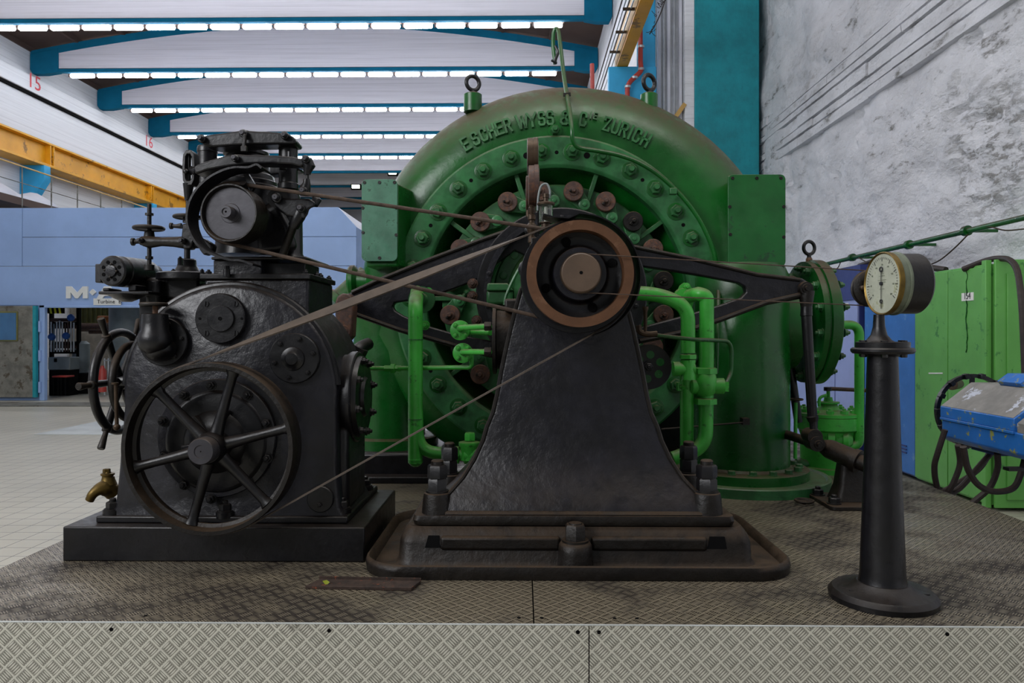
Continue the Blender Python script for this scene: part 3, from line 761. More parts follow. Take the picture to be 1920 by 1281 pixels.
tag(MB().tube(bend([onX(1806, 505, XC-.02), onX(1860, 484, XC+.1), onX(1905, 486, XC+.05), onX(1916, 560, XC-.05), onX(1922, 700, XC-.05), onX(1924, 800, XC-.05)], .25), .025, 10).build('black_cable', 'rubber'), 'thick dark cable curving over the green cabinet top', 'cable')
tag(MB().tube(smooth([onX(1550, 530, 4.0), onX(1570, 517, 4.0), onX(1590, 520, 4.0), onX(1612, 540, 4.0)]), .03, 8).build('black_cable', 'belt'), 'pale cable loop above the lilac cabinet', 'cable')
# ------------------------------------------------------------------ black oil-pressure governor at left
def Q(Y): return lambda x, y: P(x, y, Y)
def s_(px, Y): return px*Y/F
def faceCyl(m, px, py, Y0, Y1, r, n=36):
    a = P(px, py, Y0); return m.cyl(a, Vector((a.x, Y1, a.z)), s_(r, Y0), n=n)
def nutsF(t, ring, Y, rp, name='bolt', mat='iron_black', h=None, stud=.5):
    for i, (x, y) in enumerate(ring):
        MB().bolt(P(x, y, Y), FY, s_(rp, Y), h=h, stud=stud, rot=i*.4).build(name, mat, t)
def circ(cx, cy, r, n, a0=0): return [(cx+r*sin(a0+2*pi*i/n), cy-r*cos(a0+2*pi*i/n)) for i in range(n)]

blk = MB().box((-1.815, 2.92, PZ), (-.62, 3.63, PZ+.137))
tag(blk.build('plinth_block', 'iron_black', bevel=.006), 'black rectangular plinth block under the black governor', 'plinth')

G = T('governor', 'black cast iron turbine governor with flywheel on the left plinth', 'governor', (-1.2, 3.25, PZ+.137))
GX, GZ = -1.183, 1.264
zb = PZ+.137
# foot flange
MB().box((-1.715, 2.975, zb), (-.70, 3.60, zb+.028)).build('foot_flange', 'iron_black', G, bevel=.006)
for x, y in ((-1.67, 3.02), (-.74, 3.5), (-.74, 3.05), (-1.67, 3.55), (-1.2, 3.0)):
    MB().cyl((x, y, zb+.02), (x, y, zb+.045), .038, n=20).bolt((x, y, zb+.045), ZZ, .026, .03).build('anchor_bolt', 'iron_black', G)
# housing: drum over a spreading base
def outline(Y, grow=0.0):
    R = .437+grow; l = []
    l.append(Vector((-1.685-grow, Y, zb+.02)))
    l.append(Vector((-1.655-grow, Y, zb+.06))); l.append(Vector((-1.64-grow, Y, zb+.2)))
    for i in range(27):
        a = pi+.12-(pi+.24)*i/26
        l.append(Vector((GX+R*cos(a), Y, GZ+R*sin(a))))
    l.append(Vector((-.745+grow, Y, zb+.2))); l.append(Vector((-.735+grow, Y, zb+.06))); l.append(Vector((-.71+grow, Y, zb+.02)))
    return l
H = MB()
inner = [Vector((GX+(p.x-GX)*.955, 2.995, zb+.02+(p.z-zb-.02)*.975)) for p in outline(3.0)]
rings = [inner, [Vector((GX+(p.x-GX)*.985, 3.003, zb+.02+(p.z-zb-.02)*.992)) for p in outline(3.0)], outline(3.03), outline(3.42, .012), outline(3.5, -.02)]
H.loft(rings); H.build('housing', 'iron_grey', G, ang=50)
# raised shoulder band round the drum front edge
MB().tube([Vector((GX+.432*cos(a), 3.02, GZ+.432*sin(a))) for a in [pi*.98-pi*.96*i/40 for i in range(41)]], .016, 10).build('shoulder_bead', 'iron_black', G)
p = P(425, 519, 3.0); MB().cyl(p, p+ZZ*.03, .014, n=12).hexn(p+ZZ*.03, ZZ, .011, .014).build('grease_nipple', 'iron_black', G)
# side web towards the right
MB().box((-.80, 3.05, zb+.02), (-.715, 3.40, zb+.38)).build('side_web', 'iron_black', G, bevel=.03, seg=4)
# upper rectangular tank
tz = 1.742
MB().box((-1.30, 3.03, 1.35), (-.872, 3.42, tz-.02)).build('tank', 'iron_grey', G, bevel=.012, seg=3)
MB().box((-1.315, 3.018, tz-.022), (-.862, 3.43, tz)).build('tank_rim', 'iron_black', G, bevel=.004)
for x, y in ((-.89, 3.05), (-.88, 3.18), (-.88, 3.24), (-.88, 3.38), (-1.29, 3.05)):
    MB().bolt((x, y, tz), ZZ, .012, .012).build('rim_bolt', 'iron_black', G)
MB().box((-1.70, 3.28, 1.40), (-1.28, 3.55, 1.72)).build('rear_tank', 'iron_black', G, bevel=.01)
q = Q(3.15)
MB().box((P(400, 500, 3.08).x, 3.08, tz), (P(490, 500, 3.08).x, 3.32, P(400, 488, 3.08).z)).build('pedestal_block', 'iron_grey', G, bevel=.004)
MB().box((P(490, 500, 3.12).x+.002, 3.14, tz), (P(572, 500, 3.14).x, 3.36, P(400, 493, 3.14).z)).build('pedestal_block', 'iron_black', G, bevel=.004)
MB().box((P(395, 487, 3.06).x, 3.06, P(400, 487, 3.06).z), (P(575, 487, 3.06).x, 3.42, P(400, 481, 3.06).z)).build('top_plate', 'iron_black', G, bevel=.008, seg=3)
# central column with rings and cap
c = P(462, 480, 3.22); k = 3.22/F
def zp(py, Y=3.22): return P(900, py, Y).z
prof = [(0, 58*k), (.02, 56*k), (zp(440)-c.z, 54*k), (zp(395)-c.z, 60*k), (zp(352)-c.z, 60*k), (zp(349)-c.z, 57*k), (zp(342)-c.z, 57*k), (zp(339)-c.z, 52*k), (zp(330)-c.z, 50*k),
        (zp(326)-c.z, 45*k), (zp(305)-c.z, 40*k), (zp(293)-c.z, 38*k), (zp(291)-c.z, 41*k), (zp(285)-c.z, 41*k), (zp(283)-c.z, 26*k), (zp(282)-c.z, 26*k), (zp(280)-c.z, 25*k), (zp(271)-c.z, 25*k), (zp(269)-c.z, 22*k)]
MB().lathe(c, ZZ, prof, 40).build('central_column', 'iron_black', G, ang=30)
# right rear column leaning into the plate
c2 = P(541, 485, 3.3); MB().lathe(c2, ZZ, [(0, .075), (.02, .062), (.22, .060), (.3, .045)], 28).build('side_column', 'iron_black', G)
MB().loft([[P(x, y, Y) for x, y in ((470, 400), (520, 375), (545, 420), (560, 470), (480, 480))] for Y in (3.12, 3.32)]).build('column_web', 'iron_black', G, bevel=.03, seg=4)
# the two spring cylinders
def dashpot(px, y0, y1, r, Y, nm):
    a, b = P(px, y1, Y), P(px, y0, Y); L = b.z-a.z; kk = Y/F
    MB().lathe(a, ZZ, [(0, r*.9*kk), (.006, r*1.08*kk), (L*.14, r*1.08*kk), (L*.16, r*kk), (L*.86, r*kk), (L*.87, r*1.06*kk), (L*.96, r*1.06*kk), (L, r*.97*kk)], 32).build('spring_cylinder', 'iron_black', G)
dashpot(389, 275, 360, 17.5, 3.16, '')
dashpot(540.5, 268, 358, 17.5, 3.10, '')
MB().cyl(P(544, 285, 3.05), P(544, 296, 3.05), .014, n=14).cyl(P(531, 312, 3.03), P(531, 318, 3.03), .016, n=14).build('cylinder_lug', 'iron_black', G)
# beams (levers)
def lever(pts_top, pts_bot, Y0, Y1, name='lever', mat='iron_black', bevel=.008):
    n = len(pts_top); L = []
    for a, b in zip(pts_top, pts_bot):
        L.append([P(*a, Y0), P(*b, Y0), P(*b, Y0)+BY*(Y1-Y0), P(*a, Y0)+BY*(Y1-Y0)])
    return MB().loft(L).build(name, mat, G, bevel=bevel, seg=3, ang=50)
c8 = crop(340, 230, 6.743)
up = [c8(*p) for p in [(240, 190), (290, 160), (400, 145), (600, 118), (740, 98), (800, 86), (860, 100), (1000, 108), (1200, 116), (1340, 132), (1400, 165), (1445, 215)]]
dn = [c8(*p) for p in [(245, 250), (290, 285), (400, 308), (600, 292), (740, 285), (800, 280), (860, 277), (1000, 275), (1200, 272), (1340, 272), (1400, 275), (1440, 270)]]
lever(up, dn, 3.02, 3.12, 'top_lever')
up = [c8(*p) for p in [(150, 560), (200, 525), (330, 480), (480, 432), (600, 405), (700, 395), (820, 405), (1000, 408), (1200, 412), (1400, 425), (1500, 450), (1560, 440)]]
dn = [c8(*p) for p in [(165, 650), (200, 645), (330, 600), (480, 572), (600, 552), (700, 540), (820, 525), (1000, 518), (1200, 520), (1400, 530), (1500, 560), (1580, 520)]]
lever(up, dn, 2.94, 3.02, 'middle_lever')
up = [c8(*p) for p in [(1110, 560), (1230, 540), (1400, 560), (1500, 570)]]; dn = [c8(*p) for p in [(1110, 660), (1230, 645), (1400, 620), (1500, 600)]]
lever(up, dn, 3.1, 3.17, 'rear_lever')
def boss(x, y, Y, r, h=.03, mat='iron_black', name='pivot_boss'):
    a = P(x, y, Y); kk = Y/F
    o = MB().lathe(a, FY, [(0, r*kk), (h*.6, r*kk), (h*.7, r*.8*kk)], 24).build(name, mat, G)
    MB().lathe(a+FY*h*.7, FY, [(0, r*.6*kk), (h*.5, r*.6*kk), (h*.6, r*.5*kk), (h*.6, r*.1*kk), (h*.45, 0)], 18).build('pivot_pin', 'steel_worn', o)
for cx_, cy_, Y, r in ((275, 215, 3.02, 7.5), (1320, 175, 3.02, 7.5), (800, 150, 3.02, 7.5), (700, 462, 2.94, 7), (1585, 473, 2.93, 7.5), (1555, 870, 2.95, 8), (1525, 1090, 2.95, 8), (1218, 958, 2.97, 9.5)):
    boss(*c8(cx_, cy_), Y, r)
# small centre link on the cap
MB().plate([c8(*p) for p in [(772, 140), (800, 135), (815, 150), (805, 290), (825, 295), (825, 365), (745, 365), (745, 295), (762, 290)]], 2.985, 3.0).build('centre_link', 'iron_dusty', G, bevel=.003)
# right-hand linkage
def rod(a, b, Y, r, name='link_rod', Yb=None, mat='iron_black', n=14):
    return MB().cyl(P(*a, Y), P(*b, Yb or Y), r, n=n).build(name, mat, G)
MB().tube([P(575, 300, 2.95), P(580, 312, 2.95), P(576, 322, 2.95), P(576, 328, 2.95)], [.022, .024, .016, .014], 12).build('rod_eye', 'iron_black', G)
rod((576.5, 326), (576.5, 337), 2.95, .006)
MB().tube([P(575, 336, 2.95), P(575, 345, 2.95), P(572, 352, 2.95), P(571, 366, 2.96)], [.012, .016, .022, .022], 12).build('rod_eye', 'iron_black', G)
MB().loft([[P(x, y, Y) for x, y in [c8(*p) for p in [(1160, 930), (1330, 960), (1500, 960), (1620, 960), (1700, 1010), (1690, 1060), (1620, 1090), (1600, 1160), (1560, 1220), (1470, 1200), (1330, 1180), (1230, 1110), (1130, 1010)]]] for Y in (2.97, 3.06)]).build('bell_crank', 'iron_black', G, bevel=.02, seg=4)
MB().tube([P(*c8(1525, 1090), 2.99), P(*c8(1490, 1180), 2.99), P(550, 425, 3.0)], [.022, .026, .022], 14).build('rod_eye', 'iron_black', G)
MB().cyl(P(552, 418, 3.0), P(528, 484, 3.05), .017, n=14).build('link_rod', 'iron_dusty', G)
MB().tube([P(590, 385, 3.02), P(594, 376, 3.03), P(590, 368, 3.03)], [.014, .02, .012], 10).build('crank_lug', 'iron_black', G)
# slotted link at left with its rod
Ys = 3.0; ks = Ys/F
so = [c8(*p) for p in [(30, 370), (60, 345), (120, 345), (155, 370), (170, 450), (170, 700), (150, 830), (130, 900), (125, 980), (50, 980), (40, 900), (20, 830), (8, 700), (10, 470)]]
m = MB()
def ringpl(m, outer, inner, Y0, Y1):
    m.loft([[P(*a, Y0) for a in outer], [P(*a, Y0)+BY*(Y1-Y0) for a in outer], [P(*a, Y0)+BY*(Y1-Y0) for a in inner], [P(*a, Y0) for a in inner]], closed=True)
o8 = [c8(*p) for p in [(60, 345), (120, 345), (160, 400), (170, 560), (160, 730), (130, 790), (50, 790), (18, 730), (8, 560), (20, 400)]]
i8 = [c8(*p) for p in [(68, 395), (108, 395), (128, 430), (134, 560), (128, 700), (108, 735), (68, 735), (48, 700), (44, 560), (50, 430)]]
ringpl(m, o8, i8, 2.98, 3.03)
m.plate([c8(*p) for p in [(84, 395), (98, 395), (98, 735), (84, 735)]], 2.99, 3.01)
m.build('slotted_link', 'iron_black', G, bevel=.004)
MB().tube([P(353.5, 345, 3.0), P(353, 356, 3.0), P(352.5, 376, 3.0)], [.022, .018, .013], 14).sphere(P(*c8(60, 620), 2.985), .012, 12).build('link_neck', 'iron_black', G)
rod((352.5, 374), (352.5, 408), 3.0, .0085, 'link_rod', mat='iron_dusty')
MB().cyl(P(362, 320, 3.0), P(372, 322, 2.98), .02, n=12).build('link_pin', 'iron_black', G)
# small adjusting hand wheel, bracket and arm
c4 = crop(160, 220, 3.768)
def disc(px, py, Y, r, th, name='hand_wheel', mat='iron_dusty'):
    a = P(px, py, Y); kk = Y/F
    m = MB().torus(a, ZZ, r*kk*.9, r*kk*.1+.002, 32, 8); m.lathe(a-ZZ*th*.3, ZZ, [(0, r*.3*kk), (0, r*.9*kk), (th*.5, r*.9*kk), (th, r*.3*kk)], 32)
    return m.build(name, mat, G)
disc(351, 407, 3.02, 25, .012)
MB().cyl(P(351, 407, 3.02), P(351, 418, 3.02), .017, n=16).build('spindle_nut', 'iron_black', G)
MB().plate([c4(*p) for p in [(685, 750), (770, 750), (775, 850), (740, 930), (690, 930), (675, 860)]], 3.0, 3.05).build('yoke', 'iron_black', G, bevel=.006)
rod((351, 462), (351, 485), 3.02, .012)
boss(*c4(698, 875), 3.0, 6)
MB().tube([P(*c4(*p), 3.02) for p in [(612, 768), (640, 770), (680, 768)]], [.008, .008, .012], 10).cyl(P(*c4(600, 768), 3.02), P(*c4(615, 768), 3.02), .013, n=12).build('set_screw', 'iron_dusty', G)
arm = MB().tube([P(*c4(*p), 3.04) for p in [(395, 872), (450, 882), (540, 880), (620, 882), (700, 885), (800, 888)]], [.018, .025, .018, .02, .026, .022], 14); arm.build('adjusting_arm', 'iron_dusty', G)
MB().cyl(P(*c4(330, 880), 3.04), P(*c4(345, 880), 3.04), .016, n=14).cyl(P(*c4(345, 880), 3.04), P(*c4(400, 876), 3.04), .009, n=10).build('set_screw', 'iron_dusty', G)
boss(*c4(403, 873), 3.02, 5)
# threaded spindle with disc at far left
m = MB(); a = P(280, 507, 3.06)
def zz3(py): return P(280, py, 3.06).z-a.z
prof = [(0, .02), (zz3(497), .02), (zz3(496), .0085), (zz3(486), .0085), (zz3(486), .015), (zz3(481), .015), (zz3(481), .0085), (zz3(463), .0085), (zz3(462), .024), (zz3(458), .026), (zz3(446), .022), (zz3(436), .019), (zz3(434), .019), (zz3(432), .0085), (zz3(404), .0085), (zz3(404), .0165), (zz3(400), .0165), (zz3(400), .0085), (zz3(383), .0085), (zz3(382), .006)]
m.lathe(a, ZZ, prof, 20).build('threaded_spindle', 'iron_dusty', G)
disc(279, 428, 3.06, 28, .014)
# left low flange tower
a = P(351, 512, 3.2); kk = 3.2/F
MB().lathe(a, ZZ, [(-.03, 54*kk), (-.005, 54*kk), (0, 50*kk), (.004, 24*kk), (.02, 20*kk), (.03, 17*kk), (.055, 16*kk), (.06, 14*kk)], 32).build('tower_flange', 'iron_black', G)
for x, y, r in ((325, 509, 4), (379, 509, 4), (338, 493, 4.5)): 
    b = P(x, y, 3.12); MB().bolt(b-ZZ*.01, ZZ, r*kk, .03 if y < 500 else .015).build('tower_bolt', 'iron_black', G)
MB().box(P(296, 560, 3.25), P(372, 521, 3.25)+BY*.2).build('tower_body', 'iron_black', G, bevel=.01)
# pilot pulley with its disc, hub, drum and shaft
yq = 2.86
a = P(429, 399, yq); kk = yq/F
axis = Vector((.055, 1, .0)).normalized()
m = MB().prof_ring(a, axis, [(-.004, 54.5*kk), (.11, 54.5*kk), (.112, 50*kk), (.01, 50*kk), (-.004, 52*kk)], 72); pu = m.build('pilot_pulley', 'iron_dusty', G)
MB().lathe(a+axis*.012, axis, [(0, 2*kk), (0, 18*kk), (.003, 19*kk), (.003, 49*kk), (.03, 50*kk)], 72).build('pulley_disc', 'steel_worn', pu)
MB().lathe(a+axis*.02, -axis, [(0, 13*kk), (.005, 12*kk), (.045, 12*kk), (.05, 11*kk), (.05, 7*kk), (.046, 6.5*kk), (.046, 2*kk), (.03, 0)], 32).build('pulley_hub', 'steel_worn', pu)
MB().lathe(a+axis*.11, axis, [(0, 50*kk), (.015, 46*kk), (.03, 40*kk), (.1, 37*kk), (.28, 33*kk)], 48).build('pulley_bearing', 'iron_black', G)
MB().cyl(P(520, 372, 3.1), P(521, 372, 2.97), .04, n=24).build('bearing_cap', 'iron_black', G)
MB().tube([P(455, 343, 2.9), P(470, 380, 3.0), P(480, 400, 3.1)], [.012, .02, .03], 10).build('bracket_arm', 'iron_black', G)
# C-shaped belt guard strap
sp = [c4(*p) for p in [(1275, 378), (1240, 353), (1180, 372), (1090, 372), (1000, 395), (900, 450), (815, 535), (765, 640), (757, 760), (800, 870), (860, 940), (950, 985), (1050, 1015), (1130, 1020), (1215, 1050)]]
MB().ribbon(smooth([P(x, y, 2.90) for x, y in sp], 5), (0, 1, 0), .10, .008).build('belt_guard', 'iron_black', G, ang=60)
MB().plate([c4(*p) for p in [(1115, 400), (1150, 395), (1200, 480), (1175, 520), (1150, 480)]], 2.93, 2.95).build('guard_stay', 'iron_black', G)
MB().plate([c4(*p) for p in [(820, 850), (870, 880), (900, 900), (890, 940), (870, 960), (835, 975), (800, 930)]], 2.97, 3.02).build('guard_stay', 'iron_black', G, bevel=.006)
# front covers
def cover(px, py, r, Y0, Y1, nb, rb, br, mat='iron_black', name='cover', a0=0, skip=()):
    a = P(px, py, Y0); kk = Y0/F
    o = MB().lathe(Vector((a.x, Y1, a.z)), FY, [(0, r*kk), (Y1-Y0-.004, r*kk), (Y1-Y0, (r-1.5)*kk), (Y1-Y0, 1e-4)], 48).build(name, mat, G)
    for i, (x, y) in enumerate(circ(px, py, rb, nb, a0)):
        if i in skip: continue
        MB().bolt(P(x, y, Y0), FY, br*kk, stud=.35, rot=i).build('cover_bolt', mat, o)
    return o
# upper centre cover with slotted screws
o = cover(412, 597, 47.5, 2.965, 3.0, 0, 1, 1, 'iron_black', 'round_cover')
Yc_ = 2.965
faceCyl(MB(), 413, 597.5, 2.955, 2.97, 25).build('cover_disc', 'iron_black', o, bevel=.002)
for x, y in circ(413, 597.5, 39, 4, pi/4):
    mm = MB(); faceCyl(mm, x, y, 2.961, 2.966, 5.6, 20); mm.build('screw_head', 'iron_black', o)
    b = P(x, y, 2.960); MB().bar(b+Vector((.001, 0, .010)), b+Vector((-.001, 0, -.010)), .0025, .002, up=(0, 1, 0)).build('screw_slot', 'dark_gap', o)
for x, y, r in ((374.5, 597.5, 2.4), (453, 597.5, 2.4), (412, 597.5, 3.6)):
    mm = MB(); faceCyl(mm, x, y, 2.953 if r > 3 else 2.963, 2.966, r, 16); mm.build('cover_hole', 'dark_gap', o)
# left valve cover with domed valve and little hand wheel
o = cover(305, 641, 46, 2.97, 3.0, 6, 36, 4.2, 'iron_black', 'valve_cover', a0=.35, skip=(5,))
b = P(296, 655, 2.93); kk = 2.93/F
MB().lathe(P(291, 668, 2.93), ZZ, [(0, .005), (.012, 18*kk), (.03, 27*kk), (.06, 31*kk), (.085, 29*kk), (.1, 25*kk), (.13, 23.5*kk), (.165, 23*kk), (.168, 19*kk)], 36).build('valve_body', 'iron_black', G)
MB().sphere(P(300, 655, 2.95), 29*kk, 24, (1, 1, .85)).build('valve_bowl', 'iron_black', G)
MB().cyl(P(291, 600, 2.93), P(291, 574, 2.93), .0105, n=14).build('valve_stem', 'rust_rim', G)
a = P(288, 571, 2.93); MB().torus(a, ZZ, 22*kk, 3.6*kk, 32, 8).lathe(a-ZZ*.004, ZZ, [(0, 21*kk), (.006, 21*kk)], 28).build('hand_wheel', 'iron_dusty', G)
# right cover with six bolts
o = cover(551, 672, 47.5, 2.97, 3.0, 6, 37, 4.6, 'iron_black', 'round_cover', a0=.28)
a = P(549, 673, 2.97); MB().lathe(a, FY, [(0, 23*kk), (.006, 22*kk), (.012, 14*kk), (.02, 11*kk), (.022, 3*kk)], 32).build('cover_boss', 'iron_black', o)
# big cover behind flywheel
o = cover(405, 822, 112, 2.965, 3.0, 0, 1, 1, 'iron_grey', 'large_cover')
o2 = MB().lathe(P(405, 828, 2.965), FY, [(0, 98*kk), (.008, 95*kk), (.012, 90*kk), (.014, 60*kk), (.035, 50*kk), (.045, 35*kk), (.055, 26*kk), (.07, 20*kk)], 48).build('cover_dome', 'iron_black', o)
for i, (x, y) in enumerate([(396, 723), (464, 741), (500, 793), (502, 859), (396, 935), (346, 909), (306, 790), (309, 855), (345, 741), (466, 905)]):
    MB().bolt(P(x, y, 2.965), FY, 8*kk, stud=.6, rot=i).build('cover_bolt', 'iron_black', o)
for i in range(6):
    an = .35+i*pi/3; u = Vector((sin(an), 0, cos(an))); c0 = P(405, 828, 2.93)
    MB().bar(c0+u*.03, c0+u*.13, .016, .05, up=(0, 1, 0)).build('dome_rib', 'iron_black', o, bevel=.004)
cover(600, 937, 25, 2.975, 3.0, 0, 1, 1, 'iron_black', 'round_cover')
MB().bolt(P(599, 947, 2.975), FY, 4.5*kk).build('cover_bolt', 'iron_black', G)
# side flange on the right face
sc = Vector((-.735, 3.22, 1.5-(744-625)/F*3.22)); R = .195
o = MB().lathe(sc-XX*.05, XX, [(0, R*.93), (.03, R*.93), (.05, R*1.0), (.075, R*1.0), (.08, R*.97)], 48).build('side_flange', 'iron_black', G)
MB().lathe(sc+XX*.03, XX, [(0, R*.9), (.02, R*.88), (.022, R*.45), (.035, R*.4), (.04, .01)], 40).build('side_flange_cap', 'iron_black', o)
for i in range(8):
    an = i*pi/4+.25; MB().bolt(sc+XX*.05+Vector((0, cos(an)*R*.82, sin(an)*R*.82)), XX, .016, stud=.6, rot=i).build('cover_bolt', 'iron_black', o)
MB().tube(smooth([P(665, 672, 3.5), P(672, 655, 3.5), P(690, 645, 3.6)]), .03, 12).tube([P(668, 668, 3.5), P(676, 652, 3.5)], .04, 8).build('side_union', 'iron_black', G)
# flywheel
fy0, fy1 = 2.775, 2.885
wc = P(387.5, 843, fy0); R = s_(164, fy0)
m = MB().prof_ring(wc, BY, [(0, R-.002), (.004, R), (.106, R), (.11, R-.002), (.11, R-.017), (.065, R-.021), (.06, R-.034), (.05, R-.034), (.045, R-.021), (0, R-.017)], 96)
W = m.build('flywheel', 'iron_dusty', G, ang=30)
for i in range(6):
    an = radians(15.5)+i*pi/3; u = Vector((sin(an), 0, cos(an))); tt = Vector((cos(an), 0, -sin(an)))
    c0 = wc+BY*.055; rings = []
    for rr, a_, b_ in ((.028, .034, .03), (.06, .026, .024), (.12, .0205, .02), (.22, .018, .017), (R-.045, .019, .018), (R-.024, .03, .024)):
        rings.append([c0+u*rr+tt*(a_*cos(2*pi*k_/14))+BY*(b_*sin(2*pi*k_/14)) for k_ in range(14)])
    MB().loft(rings).build('spoke', 'iron_black', W, ang=60)
MB().lathe(wc+BY*.10, FY, [(0, .055), (.01, .06), (.085, .06), (.1, .052)], 40).build('wheel_hub', 'iron_black', W)
MB().lathe(wc+BY*.0, FY, [(0, .0495), (.05, .0495), (.055, .046), (.055, .024), (.052, .023), (.052, .003), (.048, .001)], 40).build('shaft_end', 'steel_worn', W)
MB().cyl(wc+BY*.1, wc+BY*.24, .04, n=24).build('wheel_shaft', 'iron_black', W)
# big hand wheel on the left side
hc = Vector((-1.745, 3.22, 1.5-(716-625)/F*3.22)); R = .212
m = MB().torus(hc, XX, R, .0185, 56, 14); HW = m.build('large_hand_wheel', 'iron_black', G)
for i in range(6):
    an = i*pi/3; u = Vector((0, -cos(an), sin(an)))
    MB().tube([hc+u*.02, hc+u*.1, hc+u*R], [.018, .014, .017], 12).build('wheel_spoke', 'iron_black', HW)
    MB().tube([hc+u*(R-.005), hc+u*(R+.02), hc+u*(R+.024), hc+u*(R+.04), hc+u*(R+.095), hc+u*(R+.10)], [.02, .018, .011, .011, .0155, .013], 14).build('wheel_grip', 'iron_dusty', HW)
MB().cyl(hc-XX*.03, hc+XX*.12, .035, n=20).build('wheel_boss', 'iron_black', HW)
MB().torus(hc+XX*.06+BY*(-.02), XX, .16, .016, 40, 12).build('brake_ring', 'iron_dusty', G)
MB().cyl(P(217, 720, 2.95), P(219, 796, 2.95), .0075, n=12).cyl(P(215.5, 717.5, 2.95), P(215.5, 721, 2.95), .014, n=14).sphere(P(219, 801, 2.95), .014, 14).build('brass_lever', 'brass_dull', G)
# oil pump motor at the upper left
ax = Vector((.13, 1, .02)).normalized(); a = P(209, 508, 3.08); kk = 3.08/F
M = MB().lathe(a, ax, [(0, 26*kk), (.006, 29*kk), (.03, 29.5*kk), (.034, 28*kk), (.05, 28*kk), (.054, 29.5*kk), (.20, 29.5*kk), (.204, 28*kk), (.24, 27*kk), (.26, 20*kk), (.29, 20*kk)], 40).build('pump_motor', 'iron_black', G)
u, v, w = frame(ax)
for i in range(8):
    an = i*pi/4+.39; c0 = a+u*(17.5*kk*cos(an))+v*(17.5*kk*sin(an))
    MB().cyl(c0-ax*.0015, c0+ax*.002, 3.6*kk, n=16).build('vent_hole', 'dark_gap', M)
MB().lathe(a, -ax, [(0, 12*kk), (.008, 11*kk), (.01, 3*kk)], 24).build('motor_cap', 'iron_grey', M)
for i in range(4):
    an = i*pi/2+.1; c0 = a+u*(12*kk*cos(an))+v*(12*kk*sin(an)); MB().sphere(c0-ax*.006, 2.6*kk, 10).build('cap_screw', 'iron_dusty', M)
MB().box(P(178, 530, 3.14), P(190, 495, 3.14)+BY*.1).build('terminal_box', 'iron_black', M, bevel=.004)
MB().box(P(184, 552, 3.10), P(279, 546, 3.10)+BY*.14).box(P(192, 546, 3.12), P(205, 540, 3.12)+BY*.1).box(P(240, 546, 3.12), P(255, 534, 3.12)+BY*.1).build('motor_bed', 'iron_black', G, bevel=.004)
MB().lathe(P(238, 566, 3.16), ZZ, [(0, .02), (.015, 24*kk), (.03, 36*kk), (.033, 36*kk)], 28).build('motor_bracket', 'iron_black', G)
MB().box(P(270, 575, 3.2), P(300, 520, 3.2)+BY*.2).build('motor_pad', 'iron_black', G, bevel=.02)
# brass drain tap
a = P(199, 905, 3.12)
tp = MB().tube(smooth([P(213, 924, 3.12), P(203, 916, 3.10), P(188, 917, 3.07), P(175, 926, 3.05), P(168, 938, 3.05)], 5), [.034]*9+[.031, .028, .026, .024, .022, .021, .020, .0195, .019, .018, .018, .0175], 14).build('drain_tap', 'brass', G)
MB().lathe(P(203, 908, 3.1), ZZ, [(0, .034), (.02, .026), (.03, .024)], 18).lathe(P(202, 907, 3.1), ZZ, [(0, .026), (.02, .024), (.025, .022), (.034, .022), (.036, .027), (.043, .027), (.045, .014), (.05, .012)], 18).hexn(P(200, 889, 3.1), ZZ, .015, .022).build('tap_spindle', 'brass', tp)
# ------------------------------------------------------------------ bearing pedestal
AX, AZ = .2045, 1.712
B = T('bearing_pedestal', 'large flared black cast iron bearing pedestal in the middle foreground', 'pedestal', (.2, 3.1, PZ))
def rrect(x0, x1, y0, y1, r, z, n=6):
    r = max(1e-4, min(r, (x1-x0)/2-1e-4, (y1-y0)/2-1e-4)); out = []
    for cx_, cy_, a in ((x1-r, y0+r, -pi/2), (x1-r, y1-r, 0), (x0+r, y1-r, pi/2), (x0+r, y0+r, pi)):
        for i in range(n+1):
            t = a+pi/2*i/n; out.append(Vector((cx_+r*cos(t), cy_+r*sin(t), z)))
    return out
# oil tray
x0, x1, y0, y1 = -.60, 1.015, 2.715, 3.62
m = MB().loft([rrect(x0, x1, y0, y1, .17, PZ, 8), rrect(x0-.004, x1+.004, y0-.004, y1+.004, .17, PZ+.03, 8), rrect(x0, x1, y0, y1, .17, PZ+.048, 8), rrect(x0+.008, x1-.008, y0+.008, y1-.008, .165, PZ+.052, 8),
               rrect(x0+.018, x1-.018, y0+.018, y1-.018, .16, PZ+.045, 8), rrect(x0+.03, x1-.03, y0+.03, y1-.03, .15, PZ+.02, 8)])
m.build('oil_tray', 'iron_dusty', B, ang=50)
# sole casting
x0, x1, y0, y1 = -.475, .875, 2.835, 3.50; zt = PZ+.157
m = MB().loft([rrect(x0-.02, x1+.02, y0-.015, y1, .07, PZ+.018), rrect(x0-.005, x1+.005, y0-.002, y1, .06, PZ+.035), rrect(x0, x1, y0, y1, .055, PZ+.10), rrect(x0+.01, x1-.01, y0+.012, y1, .05, PZ+.13), rrect(x0+.03, x1-.03, y0+.035, y1, .04, zt)])
sole = m.build('sole_plate', 'iron_dusty', B, ang=40)
for px0, px1 in ((797, 826), (1325, 1362)):
    a, b = P(px0, 1010, 2.84).x, P(px1, 1010, 2.84).x
    MB().prism([Vector((a, 2.832, PZ+.085)), Vector((b, 2.832, PZ+.085)), Vector((b-.006, 2.84, PZ+.128)), Vector((a+.012, 2.84, PZ+.128))], (0, .03, 0)).build('key_pocket', 'dark_gap', sole)
MB().box((P(826, 1010, 2.84).x, 2.825, PZ+.075), (P(1050, 1010, 2.84).x, 2.87, PZ+.128)).build('sole_rib', 'iron_dusty', sole, bevel=.012, seg=3)
